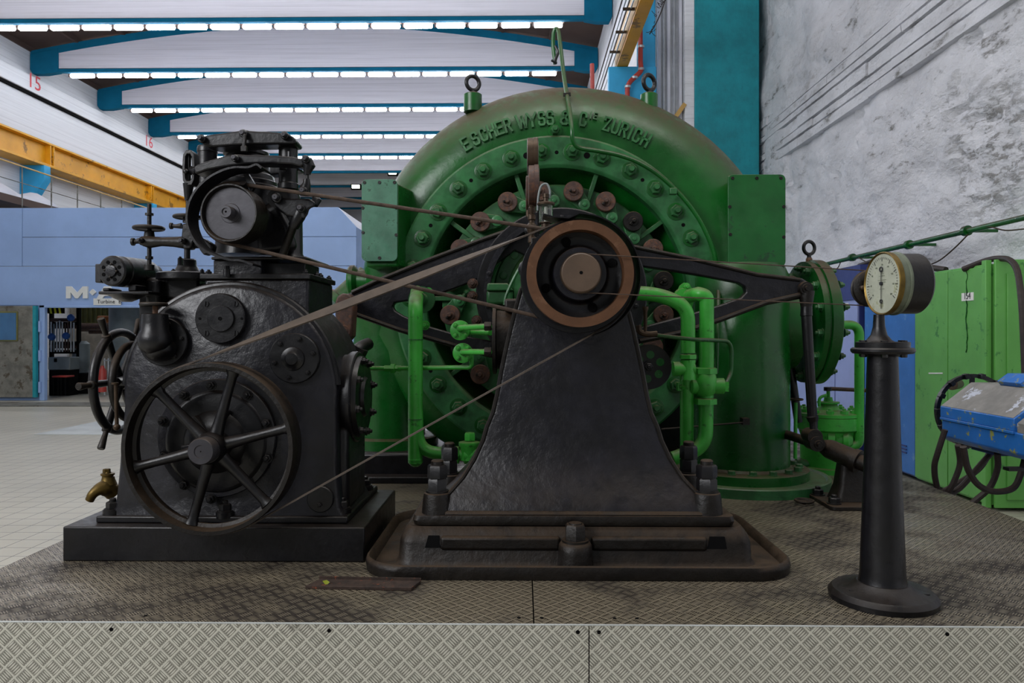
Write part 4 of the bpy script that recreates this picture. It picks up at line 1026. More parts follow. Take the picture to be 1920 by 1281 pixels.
MB().box((P(1108, 1010, 2.84).x, 2.825, PZ+.075), (P(1325, 1010, 2.84).x, 2.87, PZ+.128)).build('sole_rib', 'iron_dusty', sole, bevel=.012, seg=3)
# centre boss + bolt
c = Vector((P(1079, 1040, 2.80).x, 2.81, PZ+.02))
MB().lathe(c, ZZ, [(0, .068), (.06, .064), (.085, .062), (.095, .055), (.097, .05), (.105, .05)], 32).build('foundation_boss', 'iron_dusty', B)
MB().hexn(c+ZZ*.105, ZZ, .041, .058).lathe(c+ZZ*.16, ZZ, [(0, .026), (.008, .024)], 20).build('foundation_bolt', 'iron_dusty', B)
# pillar foot flange and corner bosses
zf = PZ+.162
m = MB().loft([rrect(-.42, .81, 2.865, 3.42, .03, zf), rrect(-.425, .815, 2.86, 3.42, .03, zf+.018), rrect(-.42, .81, 2.865, 3.42, .03, zf+.036)])
m.build('pillar_flange', 'iron_dusty', B)
def nutstack(px, py0, Y, r, two=True):
    """py0 = top of boss"""
    a = P(px, py0, Y); kk = Y/F
    c0 = Vector((a.x, Y, zf+.03)); 
    o = MB().lathe(c0, ZZ, [(0, r*1.55*kk), ((a.z-c0.z)*.8, r*1.4*kk), (a.z-c0.z, r*1.3*kk), (a.z-c0.z+.004, r*1.15*kk)], 28).build('bolt_boss', 'iron_dusty', B)
    h = 24*kk; z0 = a.z+.004
    MB().cyl((a.x, Y, z0), (a.x, Y, z0+.006), r*1.15*kk, n=24).hexn((a.x, Y, z0+.005), ZZ, r*1.02*kk, h, rot=.1).build('hex_nut', 'iron_black', o)
    MB().hexn((a.x, Y, z0+.006+h), ZZ, r*1.02*kk, h, rot=.35).build('hex_nut', 'iron_black', o)
    MB().lathe((a.x, Y, z0+2*h), ZZ, [(0, r*.62*kk), (.02, r*.62*kk), (.025, r*.5*kk)], 20).build('stud', 'iron_dusty', o)
nutstack(820, 924, 2.93, 19); nutstack(1325, 924, 2.93, 19); nutstack(843, 890, 3.28, 16); nutstack(1291, 888, 3.28, 16)
# flared pillar
hw = [(962, .60, 2.885), (948, .555, 2.89), (935, .53, 2.90), (920, .493, 2.915), (893, .439, 2.945), (860, .394, 2.965), (825, .36, 2.978), (800, .345, 2.984), (774, .321, 2.99), (740, .304, 2.995), (695, .287, 3.0), (655, .269, 3.0), (620, .252, 3.0), (577, .229, 3.0), (545, .21, 3.0), (510, .17, 3.0), (480, .11, 3.0)]
rings = []; bead0 = []; bead1 = []
for i, (py, h, y) in enumerate(hw):
    z = P(1072, py, 3.0).z
    back = 3.35+(.07 if py > 940 else 0) - (0 if py > 700 else .02)
    if py > 930: h = min(h, .595)
    rings.append(rrect(.197-h, .197+h, y, back, .02, z, 3))
    bead0.append(Vector((.197-h+.004, y+.004, z))); bead1.append(Vector((.197+h-.004, y+.004, z)))
m = MB().loft(rings); m.build('pillar', 'iron_grey', B, ang=60)
MB().tube(bead0[1:], .009, 8).tube(bead1[1:], .009, 8).build('edge_bead', 'iron_dusty', B)
MB().box((.197-.5, 2.875, zf+.03), (.197+.5, 3.36, zf+.05)).build('pillar_root', 'iron_dusty', B, bevel=.01)
# bearing housing
ac = Vector((AX, 0, AZ)); at = lambda Y: Vector((AX, Y, AZ))
MB().lathe(at(3.02), BY, [(0, .15), (.01, .165), (.34, .165), (.35, .15)], 40).build('bearing_shell', 'iron_black', B)
MB().lathe(at(3.36), BY, [(0, .19), (.05, .19), (.055, .17), (.4, .17), (.5, .2), (.95, .23)], 48).build('bearing_sleeve', 'green_mid', B)
# shaft + wheels
MB().cyl(at(2.64), at(3.05), .055, n=32).build('main_shaft', 'iron_black', B)
# front rust coloured pulley
R = .1905
m = MB().prof_ring(at(2.655), BY, [(0, R), (.085, R), (.088, R-.01), (.07, R-.032), (.055, R-.036), (.0, R-.034)], 96); FP = m.build('front_pulley', 'rust_rim', B, ang=30)
prof = [(.062, .155), (.07, .14), (.078, .115), (.07, .100), (.055, .095), (.05, .09)]
MB().prof_ring(at(2.655), BY, prof+[(t+.015, r) for t, r in prof[::-1]], 72).build('pulley_web', 'iron_black', FP, ang=60)
for i in range(4):
    an = radians(20)+i*pi/2*1.01
    c0 = at(2.655)+Vector((cos(an), 0, sin(an)))*.128
    MB().cyl(c0+BY*.062, c0+BY*.08, .0165, n=20).build('web_hole', 'dark_gap', FP)
MB().lathe(at(2.66), BY, [(0, .085), (-.0, .093), (.004, .0955), (.05, .0955)], 64).build('pulley_hub', 'iron_grey', FP)
MB().prof_ring(at(2.62), BY, [(0, .072), (.012, .072), (.018, .067), (.024, .072), (.04, .072), (.04, .04), (0, .04)], 64).build('cord_pulley', 'brass_dull', FP)
MB().lathe(at(2.617), BY, [(.0, .002), (-.004, .004), (-.004, .0655), (0, .069), (.03, .069)], 64).build('shaft_end', 'shaft_end', FP)
c0 = at(2.611); MB().hexn(c0+BY*.002, FY, .0065, .001).build('centre_mark', 'dark_gap', FP)
# rope pulley and belt pulley behind
MB().prof_ring(at(2.908), BY, [(0, .188), (.012, .172), (.024, .188), (.024, .06), (0, .06)], 72).build('rope_pulley', 'iron_black', B)
Rb = .2125
MB().prof_ring(at(2.785), BY, [(0, Rb-.002), (.045, Rb+.001), (.09, Rb-.002), (.09, .05), (0, .05)], 96).build('belt_pulley', 'iron_black', B, ang=30)
# curved sheet guard over the wheels
g = arcp(at(2.80), (1, 0, 0), (0, 0, 1), .2285, radians(98), radians(-75), 40)
pts = [P(1018, 406, 2.80), P(1035, 411, 2.80), P(1065, 413, 2.80)]+g[2:]
MB().ribbon(pts, (0, 1, 0), .12, .005).build('belt_guard', 'iron_black', B, ang=60)
# left cooler chamber with cover plate and pipe stubs
cc = P(925, 637, 3.3); 
MB().lathe(cc+XX*.0, XX, [(0, .142), (.0, .152), (.014, .152), (.018, .13), (.05, .126), (.15, .12)], 44).build('cooler_chamber', 'iron_dusty', B)
MB().hexn(P(921, 612, 3.2), -XX, .022, .03).build('pipe_union', 'iron_dusty', B)
MB().hexn(P(921, 660, 3.2), -XX, .022, .03).build('pipe_union', 'iron_dusty', B)
MB().box(P(946, 585, 3.2), P(1010, 560, 3.2)+BY*.2).build('oil_ledge', 'iron_dusty', B, bevel=.01)
MB().sphere(P(985, 505, 3.05), .03, 16, (1, 1, 1.2)).build('oil_plug', 'iron_black', B)
# pressure gauges seen on edge over the bearing, their pipe, and the drip lubricator
kg = 3.1/F
def edge_gauge(px, py, r, w, Y, lab, mat='brass'):
    a = P(px, py, Y)
    t = T('pressure_gauge', lab, 'gauge', a)
    MB().lathe(a-XX*w*.5, XX, [(0, r*.9), (.002, r), (w*.55, r), (w*.56, r*1.04), (w*.95, r*1.04), (w, r*.98), (w, r*.85)], 40).build('gauge_case', mat, t)
    MB().lathe(a+XX*(w*.5), XX, [(0, r*.86), (.001, r*.86)], 32).build('gauge_glass', 'dial', t)
    MB().lathe(a-ZZ*(r+.03), ZZ, [(0, .009), (.035, .009)], 12).build('gauge_stem', 'brass_dull', t)
edge_gauge(998.5, 294, .078, .047, 3.2, 'brass rimmed pressure gauge seen edge-on, topmost over the bearing', 'brass_dull')
edge_gauge(1000.5, 348, .083, .043, 3.12, 'dark pressure gauge seen edge-on just below the brass one', 'rust_disc')
edge_gauge(990, 362, .075, .02, 3.3, 'thin dark gauge edge at left behind the lower gauge', 'rust_disc')
G3 = T('gauge_fitting', 'brass fitting stack carrying the edge-on pressure gauges', 'pipe fitting', P(997, 470, 3.12))
a = P(997, 472, 3.12); zf3 = lambda py: P(997, py, 3.12).z-a.z
MB().lathe(a, ZZ, [(-.1, .008), (0, .008), (zf3(456), .009), (zf3(455), .016), (zf3(444), .016), (zf3(443), .011), (zf3(440), .011), (zf3(434), .019), (zf3(428), .022), (zf3(422), .02), (zf3(418), .012), (zf3(414), .012), (zf3(412), .017), (zf3(404), .017), (zf3(402), .011), (zf3(398), .014), (zf3(390), .016), (zf3(388), .011), (zf3(384), .014), (zf3(374), .014), (zf3(372), .01)], 20).build('fitting_body', 'brass_dull', G3)
MB().sphere(P(992, 433, 3.14), .02, 14).build('valve_ball', 'iron_black', G3)
MB().box(P(1008, 470, 3.14), P(1012, 330, 3.14)+BY*.02).build('support_bar', 'iron_black', G3)
MB().box(P(996, 478, 3.08), P(1011, 445, 3.08)+BY*.05).build('fitting_block', 'iron_dusty', G3, bevel=.004)
Lb = T('drip_lubricator', 'glass drip lubricator with brass cap above the front pulley', 'lubricator', P(1023, 415, 3.0))
a = P(1023.5, 418, 3.0); kl = 3.0/F
MB().prof_ring(a, ZZ, [(0, 13*kl), (34*kl, 13*kl), (34*kl, 11.6*kl), (0, 11.6*kl)], 32).build('glass_cylinder', 'glass', Lb)
MB().lathe(a+ZZ*33*kl, ZZ, [(0, 16.5*kl), (3*kl, 17*kl), (5*kl, 16*kl), (6*kl, 5*kl), (14*kl, 4.5*kl), (14*kl, 6*kl), (21*kl, 6*kl), (22*kl, 3*kl)], 28).build('cap', 'brass_dull', Lb)
MB().lathe(a-ZZ*16*kl, ZZ, [(0, 4*kl), (4*kl, 7*kl), (5*kl, 9*kl), (14*kl, 9*kl), (15*kl, 13*kl), (17*kl, 13*kl)], 28).build('base', 'brass_dull', Lb)
MB().cyl(a, a+ZZ*30*kl, 3.2*kl, n=14).build('needle_tube', 'plastic_white', Lb)
MB().tube(smooth([P(1030, 372, 3.0), P(1031, 358, 3.0), P(1025, 345, 3.0), P(1014, 350, 3.0), P(1009, 372, 3.0), P(1008, 395, 3.0)]), .0042, 8).build('overflow_tube', 'tank_grey', Lb)

# ------------------------------------------------------------------ belts
def belt_path(c1, r1, c2, r2, Y, n=40):
    """external belt round circles c1 (left) and c2 (right), in the plane Y"""
    d = Vector((c2.x-c1.x, 0, c2.z-c1.z)); L = d.length; th = atan2(d.z, d.x); al = asin((r1-r2)/L)
    def pt(c, r, a): return Vector((c.x+r*cos(a), Y, c.z+r*sin(a)))
    a1 = th+pi/2-al; a2 = th-pi/2+al; out = []
    for i in range(n+1): out.append(pt(c2, r2, a1-(a1-a2)*i/n))        # over the right wheel, clockwise
    for i in range(n+1): out.append(pt(c1, r1, a2-(2*pi-(a1-a2))*i/n))
    return out
yb = 2.83
bp = belt_path(wc, s_(164, 2.775)+.004, at(0), Rb+.004, yb)
# the slack upper run is half twisted towards the viewer
n_ = 41; up0, up1 = bp[-1], bp[0]; run = [up0.lerp(up1, k/24) for k in range(1, 24)]
dirs = [Vector((0, 1, 0))]*len(bp)
nrm = (up1-up0).normalized().cross(BY).normalized()
for k in range(1, 24):
    a = radians(50)*sin(pi*(k/24)**.95)**1.3; dirs.append(BY*cos(a)+nrm*sin(a)); 
bp = bp+run; rings = []
for i in range(len(bp)):
    t_ = (bp[(i+1) % len(bp)]-bp[i-1]).normalized(); wd = dirs[i]; nn = t_.cross(wd).normalized()
    rings.append([bp[i]+wd*.021+nn*.003, bp[i]-wd*.021+nn*.003, bp[i]-wd*.021-nn*.003, bp[i]+wd*.021-nn*.003])
tag(MB().loft(rings, closed=True).build('drive_belt', 'belt', ang=60), 'wide flat brown drive belt from the spoked flywheel to the pedestal pulley', 'belt')
pc = P(435, 400, 2.92)
yr = 2.92
bp = belt_path(pc, s_(57, 2.92), at(0), .176, yr)
tag(MB().tube(bp, .0075, 8, closed=True).build('rope_belt', 'rope'), 'thin twisted rope belt from the upper governor pulley to the pedestal', 'belt')
# ------------------------------------------------------------------ green spiral turbine
U = T('turbine', 'big dark green spiral-case water turbine with raised lettering', 'turbine', (AX, 4.6, PZ))
YF = 4.5; kf = YF/F; YT = 4.88
TC = Vector((AX, YT, AZ))
# casing swept with growing radius; theta measured from the top, clockwise seen from the front
rin = .68; path = []; rad = []
def rout(th): return 1.373+.129*th/90
th = -200
while th <= 90:
    ro = rout(th); mr = (ro-rin)/2; rc = rin+mr; a = radians(th)
    path.append(TC+Vector((rc*sin(a), 0, rc*cos(a)))); rad.append(mr); th += 5
ex = path[-1].x
for z, x, y, r in ((1.6, ex, YT-.03, .405), (1.45, ex+.0, YT-.12, .38), (1.3, 1.312, YT-.24, .33), (1.18, 1.315, YT-.31, .292), (1.05, 1.317, 4.55, .281), (.9, 1.317, 4.54, .279), (.69, 1.317, 4.54, .279)):
    path.append(Vector((x, y, z))); rad.append(r)
MB().tube(path, rad, 40).build('spiral_casing', 'green_case', U, ang=60)
# inlet flange rings at the platform
RC = Vector((1.317, 4.54, PZ))
MB().lathe(RC, ZZ, [(0, .51), (.05, .51), (.056, .505), (.056, .49), (.045, .48), (.045, .39)], 64).build('floor_ring', 'green_flange', U)
o = MB().lathe(RC+ZZ*.045, ZZ, [(0, .392), (.05, .392), (.054, .386), (.056, .30), (.075, .28)], 64).build('inlet_flange', 'green_case', U)
for i in range(18):
    an = 2*pi*i/18+.1; MB().bolt(RC+Vector((.335*cos(an), .335*sin(an), .10)), ZZ, .021, .022, stud=0).build('flange_bolt', 'green_mid', o)
# bolted cover ring
o = MB().prof_ring(Vector((AX, YF, AZ)), BY, [(0, .97), (.01, .982), (.10, .982), (.10, .79), (.02, .79), (.004, .803), (0, .812)], 120).build('cover_ring', 'green_flange', U)
fc = Vector((AX, YF, AZ))
def rp(r, deg, Y=YF): a = radians(deg); return Vector((AX+r*kf*sin(a), Y, AZ+r*kf*cos(a)))
for i in range(30):
    dg = 6+12*i
    if 150 < dg < 210 : continue
    MB().bolt(rp(275, dg), FY, 12*kf, .036, washer=False, stud=.75, rot=i*.7).build('ring_nut', 'green_mid', o)
    MB().lathe(rp(275, dg), FY, [(0, 16.5*kf), (.005, 16.5*kf), (.006, 15.5*kf)], 28).build('ring_washer', 'green_case', o)
for i in range(30):
    dg = 12*i
    if i in (0, 1, 3, 29, 27, 25, 8, 22, 5, 10, 20, 12): MB().cyl(rp(273, dg, YF-.001), rp(273, dg, YF+.002), (3.6 if i not in (1, 29) else 6)*kf, n=16).build('ring_hole', 'dark_gap', o)
for dg in (-66, 66): MB().bolt(rp(268, dg), FY, 6*kf, .02).build('ring_nut', 'green_mid', o)
MB().bolt(rp(315, -.5, YF+.04), FY, 9*kf, .06, stud=.7).build('casing_bolt', 'green_mid', U)
MB().cyl(rp(315, -.5, YF+.09), rp(315, -.5, YF+.02), 13*kf, n=24).build('casing_boss', 'green_case', U)
# recess with webs
MB().prof_ring(Vector((AX, YF+.08, AZ)), BY, [(0, .80), (.22, .80), (.22, .60), (.25, .60), (.25, .86), (0, .86)], 90).build('recess_ring', 'green_case', U)
for i in range(10):
    dg = 18+36*i; a = radians(dg); u = Vector((sin(a), 0, cos(a))); c = Vector((AX, YF+.17, AZ))
    MB().bar(c+u*.60, c+u*.80, .028, .24, up=(0, 1, 0)).build('radial_web', 'green_mid', U, bevel=.004)
# inner head cover
o2 = MB().lathe(Vector((AX, YF+.30, AZ)), FY, [(0, .69), (.19, .70), (.215, .70), (.22, .692), (.22, .53), (.225, .52), (.225, .42), (.19, .41), (.19, .30), (.3, .28)], 96).build('head_cover', 'green_mid', U, ang=30)
YH = YF+.08
for i in range(20):
    dg = 9+18*i
    if 145 < dg < 215: continue
    c = rp(202.5, dg, YH); b = rp(183.5, dg+7.5, YH)
    # lens-shaped link from vane lever to boss
    d = (b-c); L = d.length; d.normalize(); sd = Vector((-d.z, 0, d.x)); pts = []
    for k in range(9): t = pi/2+pi*k/8; pts.append(c+d*(.058*cos(t))+sd*(.058*sin(t)))
    for k in range(9): t = -pi/2+pi*k/8; pts.append(b+d*(.040*cos(t))+sd*(.040*sin(t)))
    lk = MB().prism([p+FY*.02 for p in pts], (0, -.03, 0)).build('vane_link', 'green_mid', U, bevel=.004)
    MB().lathe(c+FY*.05, FY, [(0, .060), (.035, .060), (.04, .056), (.04, .03), (.044, .028), (.044, .014), (.048, .0135), (.075, .0135), (.08, .009)], 32).build('vane_disc', 'rust_disc' if i not in (2, 4, 13) else 'iron_dusty', lk)
    e = c+Vector((-.022, -.092, -.022)) if i % 3 else c+Vector((-.026, -.092, 0))
    MB().bar(c+FY*.1, e+FY*.012, .016, .014, up=(0, 1, 0)).build('disc_key', 'iron_dusty', lk, bevel=.003)
    MB().lathe(b+FY*.05, FY, [(0, .034), (.018, .034), (.02, .03), (.02, .013), (.03, .012), (.032, .004)], 24).build('link_boss', 'green_flange', lk)
    if i % 2 == 0:
        e = rp(171, dg+13, YH); MB().tube([b+FY*.03, e+FY*.02], [.018, .012], 10).bolt(e+FY*.01, FY, .018, .02).build('vane_arm', 'green_mid', lk)
# bearing body, cover bolts, regulating ring
yg = 4.05; kg_ = yg/F
MB().lathe(Vector((AX, 4.35, AZ)), FY, [(0, .37), (.30, .365), (.31, .355), (.315, .29), (.36, .27), (.44, .25)], 72).build('bearing_body', 'green_mid', U, ang=30)
for dg in (-72, -50, -28, -5, 18, 42, 65, 88): MB().lathe(Vector((AX+.325*sin(radians(dg)), 4.05, AZ+.325*cos(radians(dg)))), FY, [(0, .022), (.02, .021), (.022, .016)], 18).build('plug', 'green_mid', U)
rr = MB().prof_ring(Vector((AX, 3.94, AZ)), BY, [(0, .445), (.006, .452), (.13, .452), (.13, .39), (.02, .39), (.0, .395)], 96).build('regulating_ring', 'iron_black', U, ang=30)
MB().prof_ring(Vector((AX, 3.91, AZ)), BY, [(0, .408), (.03, .41), (.03, .375), (0, .377)], 96).build('ring_rim', 'iron_grey', rr, ang=30)
for dg in range(-100, 101, 25): MB().bolt(Vector((AX+.392*sin(radians(dg)), 3.91, AZ+.392*cos(radians(dg)))), FY, .014, .016).build('rim_bolt', 'iron_grey', rr)
for dg in (-92, -84, -108): MB().bolt(Vector((AX+.47*sin(radians(dg)), 3.93, AZ+.47*cos(radians(dg)))), FY, .022, .03, stud=.8).build('rim_bolt', 'rust_disc', rr)
# green grease box left of the bearing
MB().box(P(912, 571, 3.85), P(962, 544, 3.85)+BY*.25).build('grease_box', 'green_mid', U, bevel=.015, seg=3)
MB().prism([P(x, y, 3.83) for x, y in [(912, 545), (914, 531), (952, 531), (963, 545)]], (0, .3, 0)).build('grease_box_lid', 'green_mid', U, bevel=.006)
MB().tube(smooth([P(997, 470, 3.6), P(970, 510, 3.6), P(950, 552, 3.6), P(946, 572, 3.6)]), .008, 8).build('grease_pipe', 'green_mid', U)
# black V-shaped gate levers
YL = 4.02
L1 = MB().plate([(652, 551), (700, 527), (800, 486), (900, 448), (940, 438), (985, 418), (1010, 425), (1010, 470), (985, 480), (966, 470), (935, 492), (905, 520), (870, 535), (800, 560), (752, 566), (740, 568), (736, 575), (741, 583), (756, 592), (800, 611), (860, 628), (925, 640), (925, 672), (860, 655), (750, 624), (668, 595), (648, 585), (643, 568)], YL, YL+.06).build('gate_lever', 'iron_grey', U, bevel=.008, ang=30)
MB().tube([P(x, y, YL-.004) for x, y in [(660, 549), (700, 530), (800, 489), (900, 451), (975, 425)]], .012, 8).tube([P(x, y, YL-.004) for x, y in [(668, 590), (750, 619), (860, 650), (920, 667)]], .012, 8).build('lever_rib', 'iron_dusty', L1)
L2 = MB().plate([(1150, 452), (1180, 458), (1300, 483), (1420, 512), (1505, 522), (1520, 532), (1520, 550), (1505, 560), (1440, 572), (1350, 605), (1280, 628), (1200, 645), (1170, 648), (1170, 622), (1200, 614), (1290, 590), (1350, 572), (1390, 558), (1399, 548), (1397, 538), (1385, 531), (1330, 520), (1260, 508), (1190, 498), (1150, 492)], YL, YL+.06).build('gate_lever', 'iron_grey', U, bevel=.008, ang=30)
MB().tube([P(x, y, YL-.004) for x, y in [(1180, 461), (1300, 486), (1420, 515), (1500, 525)]], .011, 8).tube([P(x, y, YL-.004) for x, y in [(1500, 553), (1438, 567), (1350, 600), (1280, 623), (1200, 640)]], .013, 8).build('lever_rib', 'iron_dusty', L2)
# brown link plate at the left lever end
lk = MB().plate([(628, 566), (632, 556), (642, 550), (654, 551), (661, 560), (663, 575), (660, 630), (652, 640), (640, 636), (630, 612), (628, 590)], YL-.12, YL-.02).build('link_plate', 'rust_disc', U, bevel=.01, seg=3)
MB().lathe(P(645, 568, YL-.12), FY, [(0, .034), (.004, .032), (.004, .02), (.008, .019), (.008, .009), (.02, .008)], 28).build('link_pin', 'rust_disc', lk)
MB().lathe(P(645, 622, YL-.12), FY, [(0, .034), (.004, .032), (.004, .02), (.008, .019)], 28).build('link_pin', 'rust_disc', lk)
# right lever eye, push rod, cross bar and support bracket
YR = YL
R_ = T('lever_rod', 'black vertical push rod hanging from the right lever tip', 'rod', P(1528, 830, YR))
MB().lathe(P(1513, 541, YR-.03), BY, [(0, .035), (.03, .04), (.09, .04)], 28).lathe(P(1513, 541, YR-.03), FY, [(0, .026), (.006, .024), (.006, .014), (.02, .013)], 20).build('rod_eye', 'iron_dusty', R_)
MB().tube([P(1513, 545, YR), P(1512, 562, YR), P(1512, 575, YR)], [.04, .036, .03], 16).build('rod_fork', 'iron_dusty', R_)
MB().tube([P(1512, 575, YR), P(1512, 592, YR), P(1512, 593, YR), P(1523, 780, YR), P(1523, 781, YR), P(1525, 790, YR)], [.03, .032, .028, .026, .032, .026], 18).build('rod_shank', 'iron_black', R_)
MB().tube([P(1525, 788, YR), P(1526, 805, YR), P(1528, 812, YR)], [.022, .02, .03], 14).build('rod_neck', 'iron_black', R_)
MB().lathe(P(1529, 820, YR-.04), BY, [(0, .04), (.1, .04)], 28).lathe(P(1533, 833, YR-.05), BY, [(0, .03), (.0, .04), (.1, .04)], 28).lathe(P(1535, 834, YR-.05), FY, [(0, .024), (.005, .022), (.005, .012), (.02, .012)], 20).build('lower_eye', 'iron_dusty', R_)
Wb = T('regulating_shaft', 'sloping black shaft with bracket foot behind the dial column', 'shaft', P(1595, 930, 4.0))
MB().cyl(P(1465, 812, 4.4), P(1545, 838, 4.05), .026, n=18).tube([P(1545, 838, 4.05), P(1555, 842, 4.02), P(1604, 863, 3.9)], [.04, .052, .052], 20).build('shaft_tube', 'iron_dusty', Wb)
MB().lathe(P(1600, 862, 3.9), (P(1640, 878, 3.82)-P(1600, 862, 3.9)), [(0, .06), (.03, .062), (.031, .04), (.08, .04)], 24).build('shaft_collar', 'iron_dusty', Wb)
ft = P(1592, 945, 3.9)
MB().loft([rrect(ft.x-.13, ft.x+.13, 3.80, 4.15, .03, PZ+.0), rrect(ft.x-.13, ft.x+.13, 3.80, 4.15, .03, PZ+.022)]).loft([rrect(ft.x-.06, ft.x+.12, 3.9, 4.06, .03, PZ+.02), rrect(ft.x-.035, ft.x+.11, 3.92, 4.04, .03, PZ+.1), rrect(ft.x-.02, ft.x+.10, 3.93, 4.02, .03, PZ+.24)]).build('support_foot', 'iron_dusty', Wb, bevel=.004)
MB().bolt((ft.x-.09, 3.87, PZ+.022), ZZ, .028, .03).bolt((ft.x-.09, 4.08, PZ+.022), ZZ, .028, .03).build('foot_bolt', 'iron_black', Wb)
tag(MB().cyl(P(1482, 690, 4.7), P(1497, 792, 4.7), .026, n=14).build('rear_rod', 'iron_black'), 'short black rod behind the push rod under the round flange', 'rod')
# nozzle with large end flange at the right
nc = Vector((1.60, 4.68, P(1520, 604, 4.65).z)); 
MB().lathe(Vector((1.317, 4.54, PZ+.05)), ZZ, [(0, .285), (1.18, .285), (1.26, .25)], 56).build('inlet_riser', 'green_case', U, ang=50)
MB().lathe(nc-XX*.30, XX, [(0, .2), (.12, .27), (.22, .292), (.37, .29)], 48).build('end_nozzle', 'green_case', U, ang=50)
xf = P(1508, 604, 4.68).x
o = MB().lathe(Vector((xf-.02, 4.68, nc.z)), XX, [(0, .30), (0, .375), (.03, .378), (.034, .37), (.04, .37), (.044, .385), (.10, .385), (.11, .37), (.115, .05)], 64).build('end_flange', 'green_case', U, ang=30)
for i in range(14):
    an = 2*pi*i/14+.2; c = Vector((xf-.02, 4.68+.335*cos(an), nc.z+.335*sin(an)))
    MB().bolt(c, -XX, .021, .024, stud=.6, rot=i).bolt(c+XX*.125, XX, .02, .02, stud=.6).build('flange_bolt', 'green_mid', o)
def eyebolt(px, py, Y, R, r, base, parent, bmat='green_case', tilt=0):
    a = P(px, py, Y); d = Vector((cos(tilt), sin(tilt), 0)); n = ZZ.cross(d)
    h0, h1, rb = base
    m = MB().lathe(a-ZZ*(R+h1), ZZ, [(0, rb), (h1-h0, rb), (h1-h0+.01, rb*.7)], 24).build('eyebolt_base', bmat, parent)
    MB().torus(a, n, R, r, 28, 12).lathe(a-ZZ*(R+h0+.005), ZZ, [(0, r*1.8), (h0*.6, r*1.2), (h0+.01, r*1.1)], 14).build('eyebolt_ring', 'iron_black', m)
eyebolt(886.5, 156, 4.75, .045, .013, (.03, .14, .058), U, tilt=.5)
eyebolt(1217, 155, 4.75, .048, .014, (.03, .14, .055), U, tilt=.6)
eyebolt(1517, 465, 4.68, .04, .011, (.03, .06, .02), U, 'rust_rim', tilt=.3)
# side cover plates on square necks
def sideplate(x0, y0, x1, y1, Y, mat, side):
    a, b = P(x0, y1, Y), P(x1, y0, Y)
    if side: MB().loft([[Vector((x, y, z)) for x, y in ((a.x, Y+.012), (b.x, Y+.012), (b.x-.03, Y+.4), (a.x+.13, Y+.4))] for z in (a.z-.05, b.z+.0)]).build('cover_neck', 'green_case', U, bevel=.01)
    else: MB().loft([[Vector((x, y, z)) for x, y in ((a.x+.02, Y+.03), (b.x+.0, Y+.03), (b.x+.1, Y+.45), (a.x+.03, Y+.45))] for z in (a.z-.03, b.z-.02)]).build('cover_neck', 'green_case', U, bevel=.01)
    o = MB().prism([Vector((p.x, Y, p.y)) for p in rrect(a.x, b.x, a.z, b.z, .03, 0, 5)], (0, .014, 0)).build('side_cover', mat, U, bevel=.002)
    for fx, fy in ((.08, .04), (.5, .04), (.92, .04), (.97, .35), (.97, .68), (.5, .96), (.04, .65), (.03, .35)):
        p = Vector((a.x+(b.x-a.x)*fx, Y, b.z+(a.z-b.z)*fy)); MB().lathe(p, FY, [(0, .010), (.004, .009)], 12).build('cover_screw', 'iron_dusty', o)
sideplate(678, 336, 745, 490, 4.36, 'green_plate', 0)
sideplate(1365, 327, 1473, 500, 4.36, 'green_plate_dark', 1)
# left nozzle, discharge leg and its black footing
ln = P(655, 528, 4.8)
o = MB().lathe(ln, XX, [(0, .05), (0, .095), (.012, .105), (.035, .105), (.05, .09), (.06, .075), (.3, .085)], 36).build('side_nozzle', 'green_case', U)
MB().lathe(P(630, 575, 5.0), Vector((.5, .2, .5)), [(0, .12), (.05, .12), (.06, .09), (.3, .09)], 28).build('side_nozzle', 'green_case', U)
MB().lathe(Vector((P(733, 800, 4.9).x, 4.9, PZ+.17)), ZZ, [(0, .31), (.06, .31), (.065, .225), (.45, .225), (.62, .25), (.72, .235), (.9, .3)], 48).build('discharge_leg', 'green_case', U)
fl = MB().box((P(680, 870, 4.7).x, 4.55, PZ), (P(830, 870, 4.7).x, 5.5, PZ+.17)).build('footing', 'iron_black', U, bevel=.02)
MB().box((P(660, 870, 4.7).x, 4.45, PZ), (P(900, 870, 4.7).x, 4.6, PZ+.04)).build('footing_rail', 'iron_black', U, bevel=.006)
tag(MB().cyl(P(806, 800, 5.8), P(850, 830, 5.5), .1, n=24).build('pale_duct', 'panel_white'), 'pale round duct glimpsed below the turbine ring left of pedestal', 'duct')
